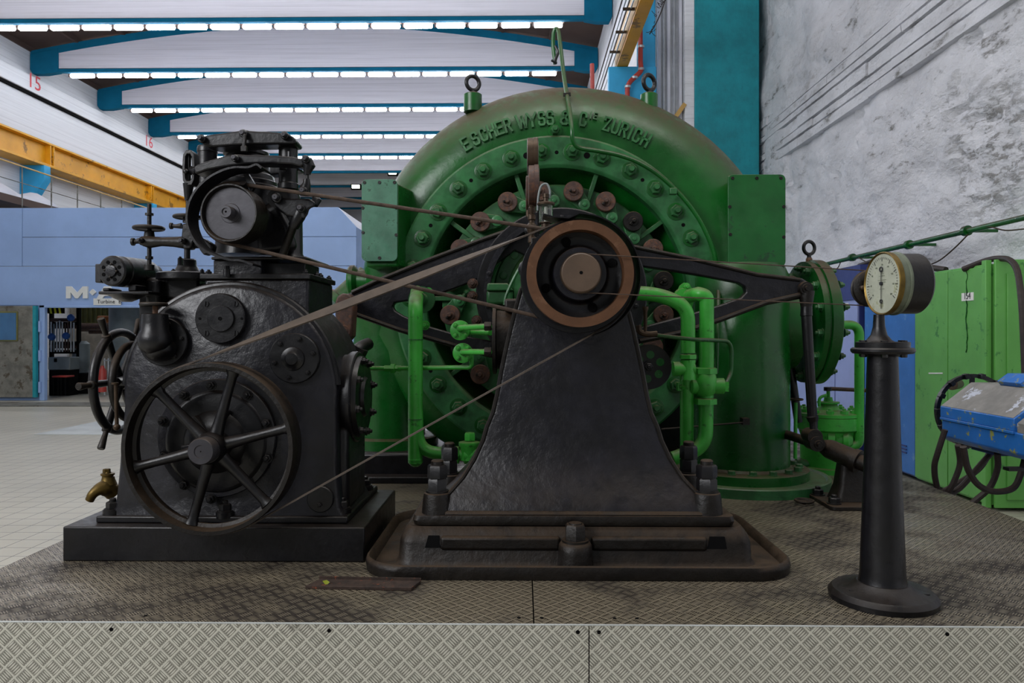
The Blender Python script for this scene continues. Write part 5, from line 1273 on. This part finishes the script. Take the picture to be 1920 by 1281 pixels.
# raised lettering round the top
items = list(zip('ESCHERWYSS&CZURICH', (-30.4, -26.9, -24, -21.1, -18.5, -15.7, -10.9, -7.8, -4.7, -2.0, 2.9, 8.5, 16.2, 19, 21.8, 24.1, 26.3, 29.4)))
G_ = {'E': [[(1,0),(0,0),(0,1),(1,1)],[(0,.5),(.8,.5)]], 'S': [[(0,.22),(0,.12),(.2,0),(.8,0),(1,.14),(1,.38),(.8,.5),(.2,.5),(0,.62),(0,.86),(.2,1),(.8,1),(1,.88),(1,.78)]],
 'C': [[(1,.26),(1,.16),(.8,0),(.2,0),(0,.16),(0,.84),(.2,1),(.8,1),(1,.84),(1,.74)]], 'H': [[(0,0),(0,1)],[(1,0),(1,1)],[(0,.5),(1,.5)]],
 'R': [[(0,0),(0,1),(.8,1),(1,.86),(1,.62),(.8,.5),(0,.5)],[(.5,.5),(1,0)]], 'W': [[(0,1),(.27,0)],[(.27,0),(.5,.85)],[(.5,.85),(.73,0)],[(.73,0),(1,1)]], 'Y': [[(0,1),(.5,.48)],[(.5,.48),(1,1)],[(.5,.5),(.5,0)]],
 '&': [[(1,.35),(.6,0),(.2,0),(0,.16),(0,.34),(.75,.78),(.75,.9),(.55,1),(.35,1),(.18,.9),(.18,.78),(1,0)]], 'Z': [[(0,.82),(0,1),(1,1),(0,0),(1,0),(1,.18)]],
 'U': [[(0,1),(0,.16),(.2,0),(.8,0),(1,.16),(1,1)]], 'I': [[(.5,0),(.5,1)]]}
def letter(ch, deg, h, rpx, _):
    a = radians(deg); rm = rpx*kf*1.012
    mr = (rout(deg)-rin)/2; rc = rin+mr
    be = asin(max(-.95, min(.95, (rm-rc)/mr)))
    u = Vector((cos(a), 0, -sin(a))); v0 = Vector((sin(a), 0, cos(a)))
    v = (v0*cos(be)+BY*sin(be)).normalized(); w = u.cross(v)
    if w.y > 0: w = -w
    o = TC+v0*(rc+mr*sin(be))+FY*(mr*cos(be))
    gw = h*{'W': .66, 'Y': .5, '&': .55, 'I': .1}.get(ch, .345); st = h*.165; m = MB()
    for ln in G_[ch]:
        q_ = [o+u*((x-.5)*gw)+v*((y-.5)*(h-st)) for x, y in ln]
        rings = []
        for i, p in enumerate(q_):
            d0 = (p-q_[i-1]).normalized() if i else (q_[1]-q_[0]).normalized()
            d1 = (q_[i+1]-p).normalized() if i < len(q_)-1 else d0
            nm = (w.cross(d0)+w.cross(d1)); L = nm.length
            nm = nm.normalized()*(st/2*min(1.35, 2/max(L, .8)))
            e = (d0*(-st/2) if i == 0 else d1*(st/2) if i == len(q_)-1 else Vector((0, 0, 0)))
            p = p+e; tp = nm*.8
            rings.append([p+nm-w*.03, p+tp+w*.014, p-tp+w*.014, p-nm-w*.03])
        m.loft(rings)
    return m
for ch, dg in items: letter(ch, dg, .098, 336, 0).build('raised_letter', 'green_mid', U, ang=20)
for ch, dg in (('I', 10.7), ('E', 12.1)): letter(ch, dg, .05, 346, 2).build('raised_letter', 'green_mid', U, ang=20)

tag(MB().box((.25, 5.6, PZ), (1.5, 7.6, PZ+.95)).build('machine_block', 'iron_black', bevel=.05), 'dark machine block glimpsed behind the turbine between ring and inlet pipe', 'machine')
# thin pipe over the crown of the casing
pts = [(1042, 52, 4.9), (1046, 56, 4.88), (1050, 80, 4.82), (1057, 140, 4.72), (1062, 172, 4.62), (1068, 205, 4.46), (1072, 240, 4.38), (1074, 262, 4.38), (1085, 277, 4.40), (1120, 283, 4.42), (1160, 291, 4.43), (1200, 306, 4.43), (1240, 332, 4.43), (1280, 370, 4.43), (1310, 410, 4.43), (1330, 450, 4.43), (1340, 480, 4.43), (1346, 520, 4.43), (1347, 560, 4.3), (1345, 640, 4.2), (1343, 700, 4.2)]
pp_ = T('small_pipe', 'thin pipe climbing over the turbine crown and round its right side', 'pipe', P(1343, 700, 4.2))
MB().tube(smooth([P(*p) for p in [(1041, 120, 4.9), (1037, 85, 4.9), (1039, 58, 4.9)]+pts[1:]], 4), .0135, 10).build('pipe', 'green_case', pp_)
MB().tube(smooth([P(1041, 86, 4.86), P(1046, 98, 4.86), P(1043, 108, 4.86), P(1040, 116, 4.86)]), .010, 8).cyl(P(1034, 113, 4.86), P(1044, 119, 4.86), .008).build('drain_cock', 'iron_black', pp_)
MB().bar(P(1056, 178, 4.58), P(1070, 177, 4.58), .012, .02).build('pipe_clip', 'iron_dusty', pp_)
MB().box(P(1256, 364, 4.41), P(1270, 352, 4.41)+BY*.04).build('pipe_clip', 'green_mid', pp_, bevel=.004)

# ------------------------------------------------------------------ bright green oil pipes
def gp(name, label, pts, r, rad=.1, n=16, cat='pipe', mat='green_bright'):
    t = T(name, label, cat, P(*pts[0])); MB().tube(bend([P(*p) for p in pts], rad, 8), r, n).build('pipe', mat, t); return t
YG = 3.62
t = gp('oil_pipe', 'thick bright green vertical pipe left of the pedestal', [(782, 548, 3.95), (779, 570, YG), (779, 856, YG), (779, 868, YG)], .0355, .06)
a = P(779, 862, YG); MB().sphere(a, .0365, 18).build('pipe_end', 'green_bright', t)
MB().tube(bend([P(781, 770, YG), P(784, 848, YG), P(880, 853, YG)], .16, 10), [.03]*23 if False else .031, 16).build('branch', 'green_bright', t)
for y in (636, 785): MB().cyl(P(779, y, YG), P(779, y+1.5, YG), .0372, n=20).build('weld_seam', 'green_mid', t)
MB().lathe(P(790, 562, 3.9), BY, [(-.1, .034), (.0, .036), (.0, .07), (.03, .07)], 28).build('pipe_flange', 'green_mid', t)
MB().bolt(P(797, 610, 3.95), FY, .02, .02).bolt(P(803, 548, 3.95), FY, .02, .02).build('flange_bolt', 'green_bright', t)
MB().hexn(P(851, 853, YG), XX, .045, .028).lathe(P(860, 853, YG), XX, [(0, .03), (.02, .03), (.03, .045), (.09, .045), (.12, .03), (.2, .03)], 24).lathe(P(880, 862, YG), ZZ, [(0, .045), (.06, .045), (.07, .052), (.085, .052), (.09, .03)], 24).hexn(P(881, 826, YG), ZZ, .028, .038).build('check_valve', 'green_bright', t)
# thin green oil line with its two round flanges
t = gp('oil_pipe', 'thin bright green horizontal pipe ending at two round flanges', [(684, 691, 3.75), (740, 691, 3.7), (884, 689, 3.6), (884, 665, 3.6)], .0115, .02, 12)
MB().hexn(P(733, 691, 3.7), XX, .026, .022).hexn(P(721, 691, 3.7), XX, .017, .05).hexn(P(741, 691, 3.7), XX, .017, .03).build('union_nut', 'green_bright', t)
for py, px in ((619.5, 863), (662, 868)):
    o = MB().lathe(P(px, py, 3.58), FY, [(0, .048), (.016, .048), (.018, .045)], 32).build('round_flange', 'green_bright', t)
    for k in range(4):
        an = .8+k*pi/2; MB().bolt(P(px, py, 3.56)+Vector((.033*cos(an), 0, .033*sin(an))), FY, .010, .01, stud=.4).build('flange_bolt', 'green_bright', o)
MB().tube(bend([P(863, 618, 3.56), P(860, 615, 3.50), P(918, 612, 3.32)], .03), .0135, 12).build('stub_pipe', 'green_bright', t)
MB().tube([P(880, 623, 3.6), P(920, 624, 3.45)], .013, 12).build('stub_pipe', 'green_bright', t)
MB().tube(bend([P(868, 662, 3.56), P(866, 660, 3.50), P(918, 660, 3.32)], .03), .0135, 12).build('stub_pipe', 'green_bright', t)
# right pipes
t = gp('oil_pipe', 'thick bright green pipe curving down from behind the rusty pulley', [(1180, 549, 3.5), (1235, 552, 3.5), (1290, 575, 3.5), (1290, 645, 3.5), (1290, 662, 3.5)], .0335, .16)
YB = 3.55
MB().hexn(P(1290, 673, 3.5), ZZ, .04, .022).hexn(P(1290, 679, 3.5), ZZ, .036, .012).lathe(P(1290, 712, 3.5), ZZ, [(0, .034), (.09, .034)], 20).lathe(P(1262, 692, 3.5), XX, [(0, .026), (0, .034), (.03, .034), (.03, .03), (.1, .03)], 20).build('tee_fitting', 'green_bright', t)
MB().tube([P(1288, 705, 3.56), P(1288, 850, 3.6)], .033, 16).build('lower_pipe', 'green_bright', t)
t = gp('oil_pipe', 'thick bright green pipe with elbow and cock valve at right of the pedestal', [(1290, 556, 3.75), (1310, 551, 3.55), (1325, 556, YB), (1325, 700, YB), (1323, 838, YB), (1262, 860, YB)], .034, .1)
MB().lathe(P(1282, 556, 3.72), BY, [(0, .04), (.03, .045)], 20).prism([P(x, y, 3.74) for x, y in [(1283, 530), (1291, 532), (1301, 545), (1303, 560), (1297, 578), (1290, 583), (1282, 580), (1271, 562), (1269, 550), (1276, 535)]], (0, .025, 0)).bolt(P(1287, 538, 3.74), FY, .016, .014).bolt(P(1288, 575, 3.74), FY, .016, .014).build('oval_flange', 'green_bright', t)
for y in (691, 720+28): MB().hexn(P(1322, y+10, YB), ZZ, .055, .03, rot=.2).build('union_nut', 'green_bright', t)
MB().lathe(P(1322, 742, YB), ZZ, [(0, .036), (.02, .05), (.06, .056), (.1, .05), (.115, .036)], 28).build('valve_body', 'green_bright', t)
MB().lathe(P(1293, 724, YB), XX, [(0, .03), (.01, .038), (.05, .038), (.1, .034), (.13, .038), (.16, .038), (.165, .022)], 24).obox(P(1359, 725, YB), XX, BY, ZZ, .03, .038, .045).bolt(P(1288, 725, YB), -XX, .016, .025).box(P(1271, 733, YB), P(1292, 718, YB)+BY*.04).build('valve_cock', 'green_bright', t)
for y in (636,): MB().cyl(P(1325, y, YB), P(1325, y+1.5, YB), .036, n=20).build('weld_seam', 'green_mid', t)
t = gp('small_pipe', 'thin dark green pipe bending down beside the bright valve', [(1200, 625, 3.4), (1300, 637, 3.4), (1335, 638, 3.5), (1372, 640, 3.6), (1371, 700, 3.6), (1362, 718, 3.56)], .0095, .06, 10, mat='green_case')
tag(MB().tube(smooth([P(1197, 610, 3.4), P(1200, 622, 3.4), P(1215, 627, 3.4), P(1232, 626, 3.4)]), [.014]*19, 10).lathe(P(1210, 622, 3.35), ZZ, [(0, .006), (.02, .008), (.09, .0095), (.1, .014), (.112, .014)], 12).build('needle_valve', 'brass_dull'), 'small brass needle valve right of the pedestal top', 'valve')
tw = T('grooved_wheel', 'dark spoked wheel with round holes behind the pedestal right edge', 'wheel', P(1217, 688, 3.7))
kk = 3.7/F
wh = MB().prof_ring(P(1217, 688, 3.7), BY, [(0, 42*kk), (.03, 42*kk), (.034, 36*kk), (.02, 35*kk), (.02, 5*kk), (.004, 5*kk), (.004, 36*kk)], 56).build('wheel_rim', 'iron_black', tw)
for i in range(6):
    an = i*pi/3+.4; MB().cyl(P(1217, 688, 3.7)+Vector((.06*cos(an), .003, .06*sin(an))), P(1217, 688, 3.7)+Vector((.06*cos(an), .006, .06*sin(an))), .02, n=20).build('wheel_hole', 'green_case', wh)
MB().bolt(P(1216, 688, 3.69), FY, .02, .02).build('wheel_nut', 'iron_black', tw)
tag(MB().tube([P(1240, 805, 4.1), P(1400, 792, 4.2)], .005, 8).box(P(1393, 797, 4.19), P(1406, 785, 4.19)+BY*.06).build('control_wire', 'iron_dusty'), 'thin horizontal wire with clip across the turbine inlet pipe', 'wire')
tag(MB().torus(P(1508, 939, 3.95), ZZ, .045, .007, 24, 8).tube([P(1508, 939, 3.95)+XX*.045, P(1508, 939, 3.95)-XX*.045], .006, 6).cyl(Vector((P(1508, 939, 3.95).x, 3.95, PZ)), P(1508, 939, 3.95), .01).build('floor_hand_wheel', 'iron_dusty'), 'small hand wheel at floor level beside the green floor ring', 'hand wheel')

# ------------------------------------------------------------------ bright green filter vessel behind at right
YV = 4.95; vc = Vector((P(1553, 860, YV).x, YV, PZ)); kv = YV/F
V = T('filter_vessel', 'bright green bolted filter vessel behind the dial column', 'vessel', vc)
zv = lambda py: P(1553, py, YV).z-PZ
MB().lathe(vc, ZZ, [(0, .21), (.03, .21), (.035, .175), (zv(815), .175), (zv(806), .185), (zv(802), .205), (zv(780), .205), (zv(779), .19), (zv(776), .08), (zv(770), .06)], 48).build('vessel_body', 'green_bright', V)
ld = MB().lathe(vc+ZZ*zv(779), ZZ, [(0, .205), (.02, .205), (.024, .195), (.04, .07), (.075, .055), (.08, .07), (.09, .07), (.09, .03), (.12, .025)], 40).build('vessel_lid', 'green_bright', V)
for i in range(12):
    an = i*pi/6+.2; MB().bolt(vc+Vector((.17*cos(an), .17*sin(an), zv(779)+.02)), ZZ, .024, .026, stud=.5).build('lid_bolt', 'green_bright', ld)
p = vc+ZZ*(zv(779)+.11)
MB().cyl(p, p+ZZ*.05, .012, n=12).build('lid_stem', 'green_bright', V)
MB().cyl(P(1552, 733, YV-.03), P(1552, 726, YV-.03), .025).build('lid_knob', 'iron_black', V)
MB().cyl(P(1556, 729, YV), P(1640, 733, YV), .013).build('lever_bar', 'rust_disc', V)
MB().tube(bend([P(1536, 762, YV-.06), P(1536, 745, YV-.06), P(1550, 741, YV-.06)], .04), .01, 10).build('vent_pipe', 'green_bright', V)
MB().tube(bend([P(1565, 611, 4.8), P(1611, 608, 4.8), P(1611, 700, 4.8), P(1611, 835, 4.8), P(1585, 838, 4.8)], .16, 10), .029, 16).build('riser_pipe', 'green_bright', V)
o = MB().lathe(P(1589, 826, 4.8), Vector((-1, .3, 0)), [(-.03, .03), (0, .06), (.03, .06), (.032, .045), (.08, .045), (.08, .075), (.12, .075)], 28).build('side_flange', 'green_bright', V)
MB().lathe(P(1493, 870, 4.9), XX, [(0, .035), (.02, .045), (.05, .03), (.2, .028)], 20).build('drain_valve', 'green_mid', V)
MB().cyl(P(1492, 755, 4.6), P(1491, 860, 4.6), .011).build('valve_spindle', 'green_bright', V)
a = P(1492, 749, 4.6); MB().torus(a, ZZ, .04, .006, 24, 8).lathe(a-ZZ*.004, ZZ, [(0, .012), (.01, .012)], 12).bar(a-XX*.04, a+XX*.04, .008, .006).build('spindle_wheel', 'brass_dull', V)

# ------------------------------------------------------------------ dial column at right
DX, DY = 1.218, 2.545
D_ = T('tachometer_stand', 'tapered black pedestal column carrying a round dial instrument', 'pedestal', (DX, DY, PZ))
MB().lathe((DX, DY, PZ), ZZ, [(0, .170), (.018, .172), (.03, .163), (.034, .158), (.034, .155), (.045, .10), (.06, .082)], 64).build('base_disc', 'iron_black', D_, ang=30)
for x, y in ((-.115, -.03), (.115, -.06), (.05, .11), (-.06, .1)): MB().lathe((DX+x, DY+y, PZ+.033), ZZ, [(0, .012), (.008, .011)], 14).build('base_screw', 'iron_black', D_)
z1 = P(1650, 668, DY).z-PZ
MB().lathe((DX, DY, PZ), ZZ, [(.035, .086), (.06, .076), (.09, .072), (z1*.5, .060), (z1, .048)], 48).build('column_shaft', 'iron_black', D_)
zq = lambda py: P(1650, py, DY).z-PZ
MB().lathe((DX, DY, PZ), ZZ, [(zq(668), .05), (zq(665), .062), (zq(663), .094), (zq(659), .100), (zq(655), .100), (zq(652), .094), (zq(652), .085), (zq(642), .085), (zq(641), .08)], 56).build('collar_flange', 'iron_black', D_, ang=30)
for i in range(6):
    an = i*pi/3+.15; c = Vector((DX+.07*cos(an), DY+.07*sin(an), PZ+zq(642)))
    MB().hexn(c, ZZ, .011, .007).hexn(c-ZZ*.035, -ZZ, .011, .015).build('collar_bolt', 'iron_black', D_)
MB().lathe((DX-.012, DY, PZ), ZZ, [(zq(641), .05), (zq(638), .04), (zq(628), .026), (zq(612), .019), (zq(590), .017)], 36).build('neck', 'iron_black', D_)
dc = P(1655, 532, DY)
TD = T('dial_instrument', 'round white-faced speed dial in brass rim on top of the column', 'gauge', dc)
fd = Vector((-1, -.10, .0)).normalized()   # the dial looks left, towards the machine
R = .1075
MB().lathe(dc, -fd, [(0, R*.92), (-.006, R*.97), (-.004, R*1.0), (.012, R*1.0), (.014, R*.97), (.014, R*.95)], 72).build('bezel', 'brass', TD)
MB().lathe(dc, -fd, [(.014, R*.965), (.034, R*.965), (.036, R*1.0), (.042, R*1.0), (.044, R*.96)], 72).build('case_band', 'gauge_band', TD)
MB().lathe(dc, -fd, [(.042, R*.95), (.115, R*.95), (.122, R*.9), (.124, R*.2)], 72).build('case_body', 'iron_black', TD)
face = MB().lathe(dc+fd*.001, fd, [(0, R*.93), (.0005, R*.93)], 64).build('dial_face', 'dial', TD)
u = Vector((0, -1, 0)); u = (u-fd*u.dot(fd)).normalized()*-1; 
if u.y > 0: u = -u
u = -u    # to the right as seen when facing the dial: away from camera side
v = ZZ
rt = v.cross(fd).normalized()
m = MB(); o0 = dc+fd*.003
for k in range(41):
    an = radians(215-k*250/40); L = .14 if k % 5 == 0 else .07
    d = rt*cos(an)+v*sin(an); m.bar(o0+d*R*(.84-L), o0+d*R*.84, .0012 if k % 5 else .0022, .0004, up=fd)
m.build('scale_marks', 'ink', face)
m = MB()
for k in range(0, 9):
    an = radians(215-k*250/8); d = rt*cos(an)+v*sin(an)
    m.text(str(40+k*20), o0+d*R*.60-v*.003, rt, v, .008, .0004)
for zz_, L_ in ((.034, .02), (.026, .034), (.012, .05), (.005, .04), (-.018, .03)): m.bar(o0+v*zz_-rt*L_/2, o0+v*zz_+rt*L_/2, .0009, .0003, up=fd)
m.build('dial_lettering', 'gauge_band', face)
m = MB().bar(o0+fd*.003+v*.045, o0+fd*.003-v*.085, .0022, .001, up=fd).torus(o0+fd*.003-v*.06, fd, .006, .0016, 20, 6).torus(o0+fd*.003+v*.048, fd, .008, .002, 20, 6).cyl(o0, o0+fd*.006, .006)
m.build('needle', 'ink', TD)
# cord pulley behind the dial
pc2 = P(1630, 541, 2.70); 
PV = MB().prof_ring(pc2-BY*.02, BY, [(0, .064), (.008, .067), (.014, .060), (.02, .067), (.028, .064), (.034, .05), (.03, .01), (0, .01), (-.01, .03), (-.008, .05)], 48).build('cord_pulley', 'iron_dusty', TD)
MB().cyl(pc2-BY*.03, pc2+BY*.03, .008).sphere(P(1617, 540, 2.66), .009, 12).build('pulley_pin', 'brass_dull', TD)
MB().bar(pc2+BY*.0, dc-fd*.06, .02, .02).build('pulley_bracket', 'iron_black', TD)
# the cord
yc = 2.61
bp = belt_path(at(0), .0685, Vector((pc2.x, 0, pc2.z)), .0625, 2.632)
nb = len(bp)//2
for i in range(nb): bp[i].y = 2.694
tag(MB().tube(bp, .0022, 6, closed=True).build('rope_loop', 'rope'), 'thin cord loop from the shaft end pulley to the dial column', 'cord')

# rusty strip with a leaf on the deck
sp_ = T('metal_strip', 'short rusty metal strip lying on the tread plate in front', 'strip', P(672, 1108, 2.6))
a, b, c, d = Vector((-.765, 2.615, 0)), Vector((-.388, 2.60, 0)), Vector((-.365, 2.675, 0)), Vector((-.735, 2.69, 0))
MB().loft([[Vector((p.x, p.y, PZ+h)) for p in (a, b, c, d)] for h in (.0, .012)]).build('strip_plate', 'rust_strip', sp_, bevel=.002)
MB().bar(d+ZZ*(PZ+.015), c+ZZ*(PZ+.015), .005, .012).build('strip_lip', 'rust_strip', sp_)
lf = P(612, 1098, 2.63)
tag(MB().add([lf, lf+Vector((.012, 0, .012)), lf+Vector((0, .004, .018)), lf+Vector((-.014, 0, .016)), lf+Vector((-.004, 0, .002)), lf+Vector((.002, 0, -.02)), lf+Vector((-.002, .002, -.02))], [(0, 1, 2), (0, 2, 3, 4), (0, 5, 6)]).build('leaf', 'leaf', recalc=False), 'tiny yellow green leaf on the rusty strip', 'leaf')

# ------------------------------------------------------------------ blue machine at the right edge
BM = T('blue_machine', 'chipped blue machine cabinet with dusty sloping lid at the right edge', 'machine', (2.9, 4.1, 0))
xa = 2.56; y0, y1 = 3.3, 4.6; 
zt_, zl, zb_ = 1.5-.447, 1.5-.515, 1.5-.655
MB().loft([[Vector((x, y, z)) for x, z in ((xa, zb_+.03), (xa+.03, zb_), (3.3, zb_), (3.3, zl), (xa, zl))] for y in (y0, y1)]).build('machine_body', 'mach_blue', BM, bevel=.008)
ym = 3.92
lid = MB().loft([[Vector((x, y, z)) for x, z in ((xa-.006, zl+.004), (xa-.006, zt_), (2.74, 1.195), (3.2, 1.195), (3.2, zl+.004))] for y in (ym, y1+.005)]).build('lid', 'mach_blue', BM, bevel=.004)
MB().prism([Vector((xa, ym+.01, zt_+.002)), Vector((2.742, ym+.01, 1.197)), Vector((2.742, y1, 1.197)), Vector((xa, y1, zt_+.002))], (-.003, 0, .003)).box((2.742, ym+.01, 1.196), (3.2, y1, 1.200)).build('lid_top', 'mach_top', lid)
MB().loft([[Vector((x, y, z)) for x, z in ((xa+.004, zl), (xa+.004, zt_-.02), (2.745, 1.18), (3.2, 1.18), (3.2, zl))] for y in (y0, ym-.012)]).build('lid_rear', 'mach_top', BM)
MB().box((xa-.012, ym, zl-.012), (xa+.02, y1, zl+.004)).build('lid_lip', 'mach_blue', lid, bevel=.003)
MB().prism([Vector((2.75, 4.14, 1.20)), Vector((2.73, 4.14, 1.225)), Vector((2.79, 4.14, 1.27)), Vector((3.0, 4.14, 1.27)), Vector((3.0, 4.14, 1.20))], (0, .2, 0)).build('top_block', 'mach_blue', BM, bevel=.004)
MB().bar((2.78, 4.05, 0), (2.86, 4.1, zb_), .08, .08, up=(0, 1, 0)).bar((3.1, 4.4, 0), (3.1, 4.4, zb_), .08, .08, up=(0, 1, 0)).bar((3.1, 3.5, 0), (3.1, 3.5, zb_), .08, .08, up=(0, 1, 0)).build('stand_leg', 'mach_blue', BM)
MB().box((2.65, 4.2, zb_-.03), (3.1, 4.45, zb_)).build('under_frame', 'cab_navy', BM)
nw = T('notched_wheel', 'large thin black notched wheel behind the blue machine', 'wheel', P(1826, 770, 4.95))
wc2 = P(1826, 771, 4.95); kw = 4.95/F
m = MB().prof_ring(wc2, BY, [(0, 69*kw), (.03, 69*kw), (.03, 62*kw), (0, 62*kw)], 64)
wr = m.build('wheel_rim', 'iron_black', nw)
for i in range(14):
    an = 2*pi*i/14; u_ = Vector((cos(an), 0, sin(an))); MB().obox(wc2+u_*66*kw, u_, Vector((-sin(an), 0, cos(an))), BY, .035, .03, .04).build('rim_block', 'iron_black', wr, bevel=.003)
for i in range(4):
    an = pi*i/2; u_ = Vector((cos(an), 0, sin(an))); MB().bar(wc2+u_*.03+BY*.02, wc2+u_*62*kw+BY*.02, .03, .012, up=(0, 1, 0)).build('wheel_spoke', 'iron_black', wr)
MB().cyl(wc2-BY*.01, wc2+BY*.2, .04).build('wheel_hub', 'iron_black', nw)
tag(MB().cyl(P(1785, 722, 5.1), P(1797, 720, 5.4), .035).build('door_knob', 'brass_dull'), 'brown knob seen inside the notched wheel', 'knob')
hs = [([(1772, 806), (1758, 850), (1752, 875), (1755, 905), (1763, 922), (1790, 910), (1835, 880), (1858, 845)], 4.4, 'leftmost'),
      ([(1796, 835), (1800, 870), (1788, 905), (1778, 924), (1800, 915), (1840, 870), (1860, 848)], 4.35, 'second from the left'),
      ([(1806, 838), (1815, 880), (1835, 910), (1865, 922), (1900, 915), (1915, 885), (1922, 860)], 4.0, 'right'),
      ([(1870, 850), (1870, 880), (1855, 915), (1822, 944)], 4.2, 'short right')]
for i, (l, Y, nm) in enumerate(hs):
    lab = ['brown hose loop hanging furthest left under the blue machine', 'brown hose loop second from left under the blue machine', 'wide hose loop hanging furthest right under the blue machine', 'hose dropping to the deck edge below the blue machine'][i]
    tag(MB().tube(smooth([P(x, y, Y+.03*k) for k, (x, y) in enumerate(l)], 6), .017, 10).build('hose', 'rubber'), lab, 'hose', 'hoses under the blue machine')
tag(MB().box(P(1892, 878, 3.9), P(1922, 884, 3.9)+BY*.05).build('hose_hook', 'iron_black'), 'small black hook holding hose at the right edge', 'hook')
# ------------------------------------------------------------------ camera, light, view
cam = bpy.data.cameras.new('camera'); co = bpy.data.objects.new('camera', cam); COL.objects.link(co)
co.location = (0, 0, CAMZ); co.rotation_euler = (pi/2, 0, TH)
cam.sensor_width = 36; cam.lens = F/1920*36; cam.shift_y = -15.5/1920; cam.clip_end = 200; cam.clip_start = .05
SC.camera = co
W_ = bpy.data.worlds.new('world'); SC.world = W_; W_.use_nodes = True
bg = W_.node_tree.nodes['Background']; bg.inputs[0].default_value = (.95, .97, 1.0, 1); bg.inputs[1].default_value = .2
def area(name, loc, rot, sx, sy, power, col=(1, 1, 1)):
    l = bpy.data.lights.new(name, 'AREA'); l.shape = 'RECTANGLE'; l.size = sx; l.size_y = sy; l.energy = power; l.color = col
    o = bpy.data.objects.new(name, l); COL.objects.link(o); o.location = loc; o.rotation_euler = rot; return o
# added unseen area lights: fill above the machines, key from behind left of camera
area('overhead_fill', (.6, 2.6, 6.5), (0, 0, 0), 5.0, 1.0, 140, (1, .97, .93))
area('key_light', (-6.5, -2.5, 5.5), (radians(68), 0, radians(-38)), 5, 3.5, 600, (.96, .97, 1))
vs = SC.view_settings; vs.view_transform = 'Standard'; vs.look = 'None'; vs.exposure = 0.0; vs.gamma = 1.0; vs.use_curve_mapping = False
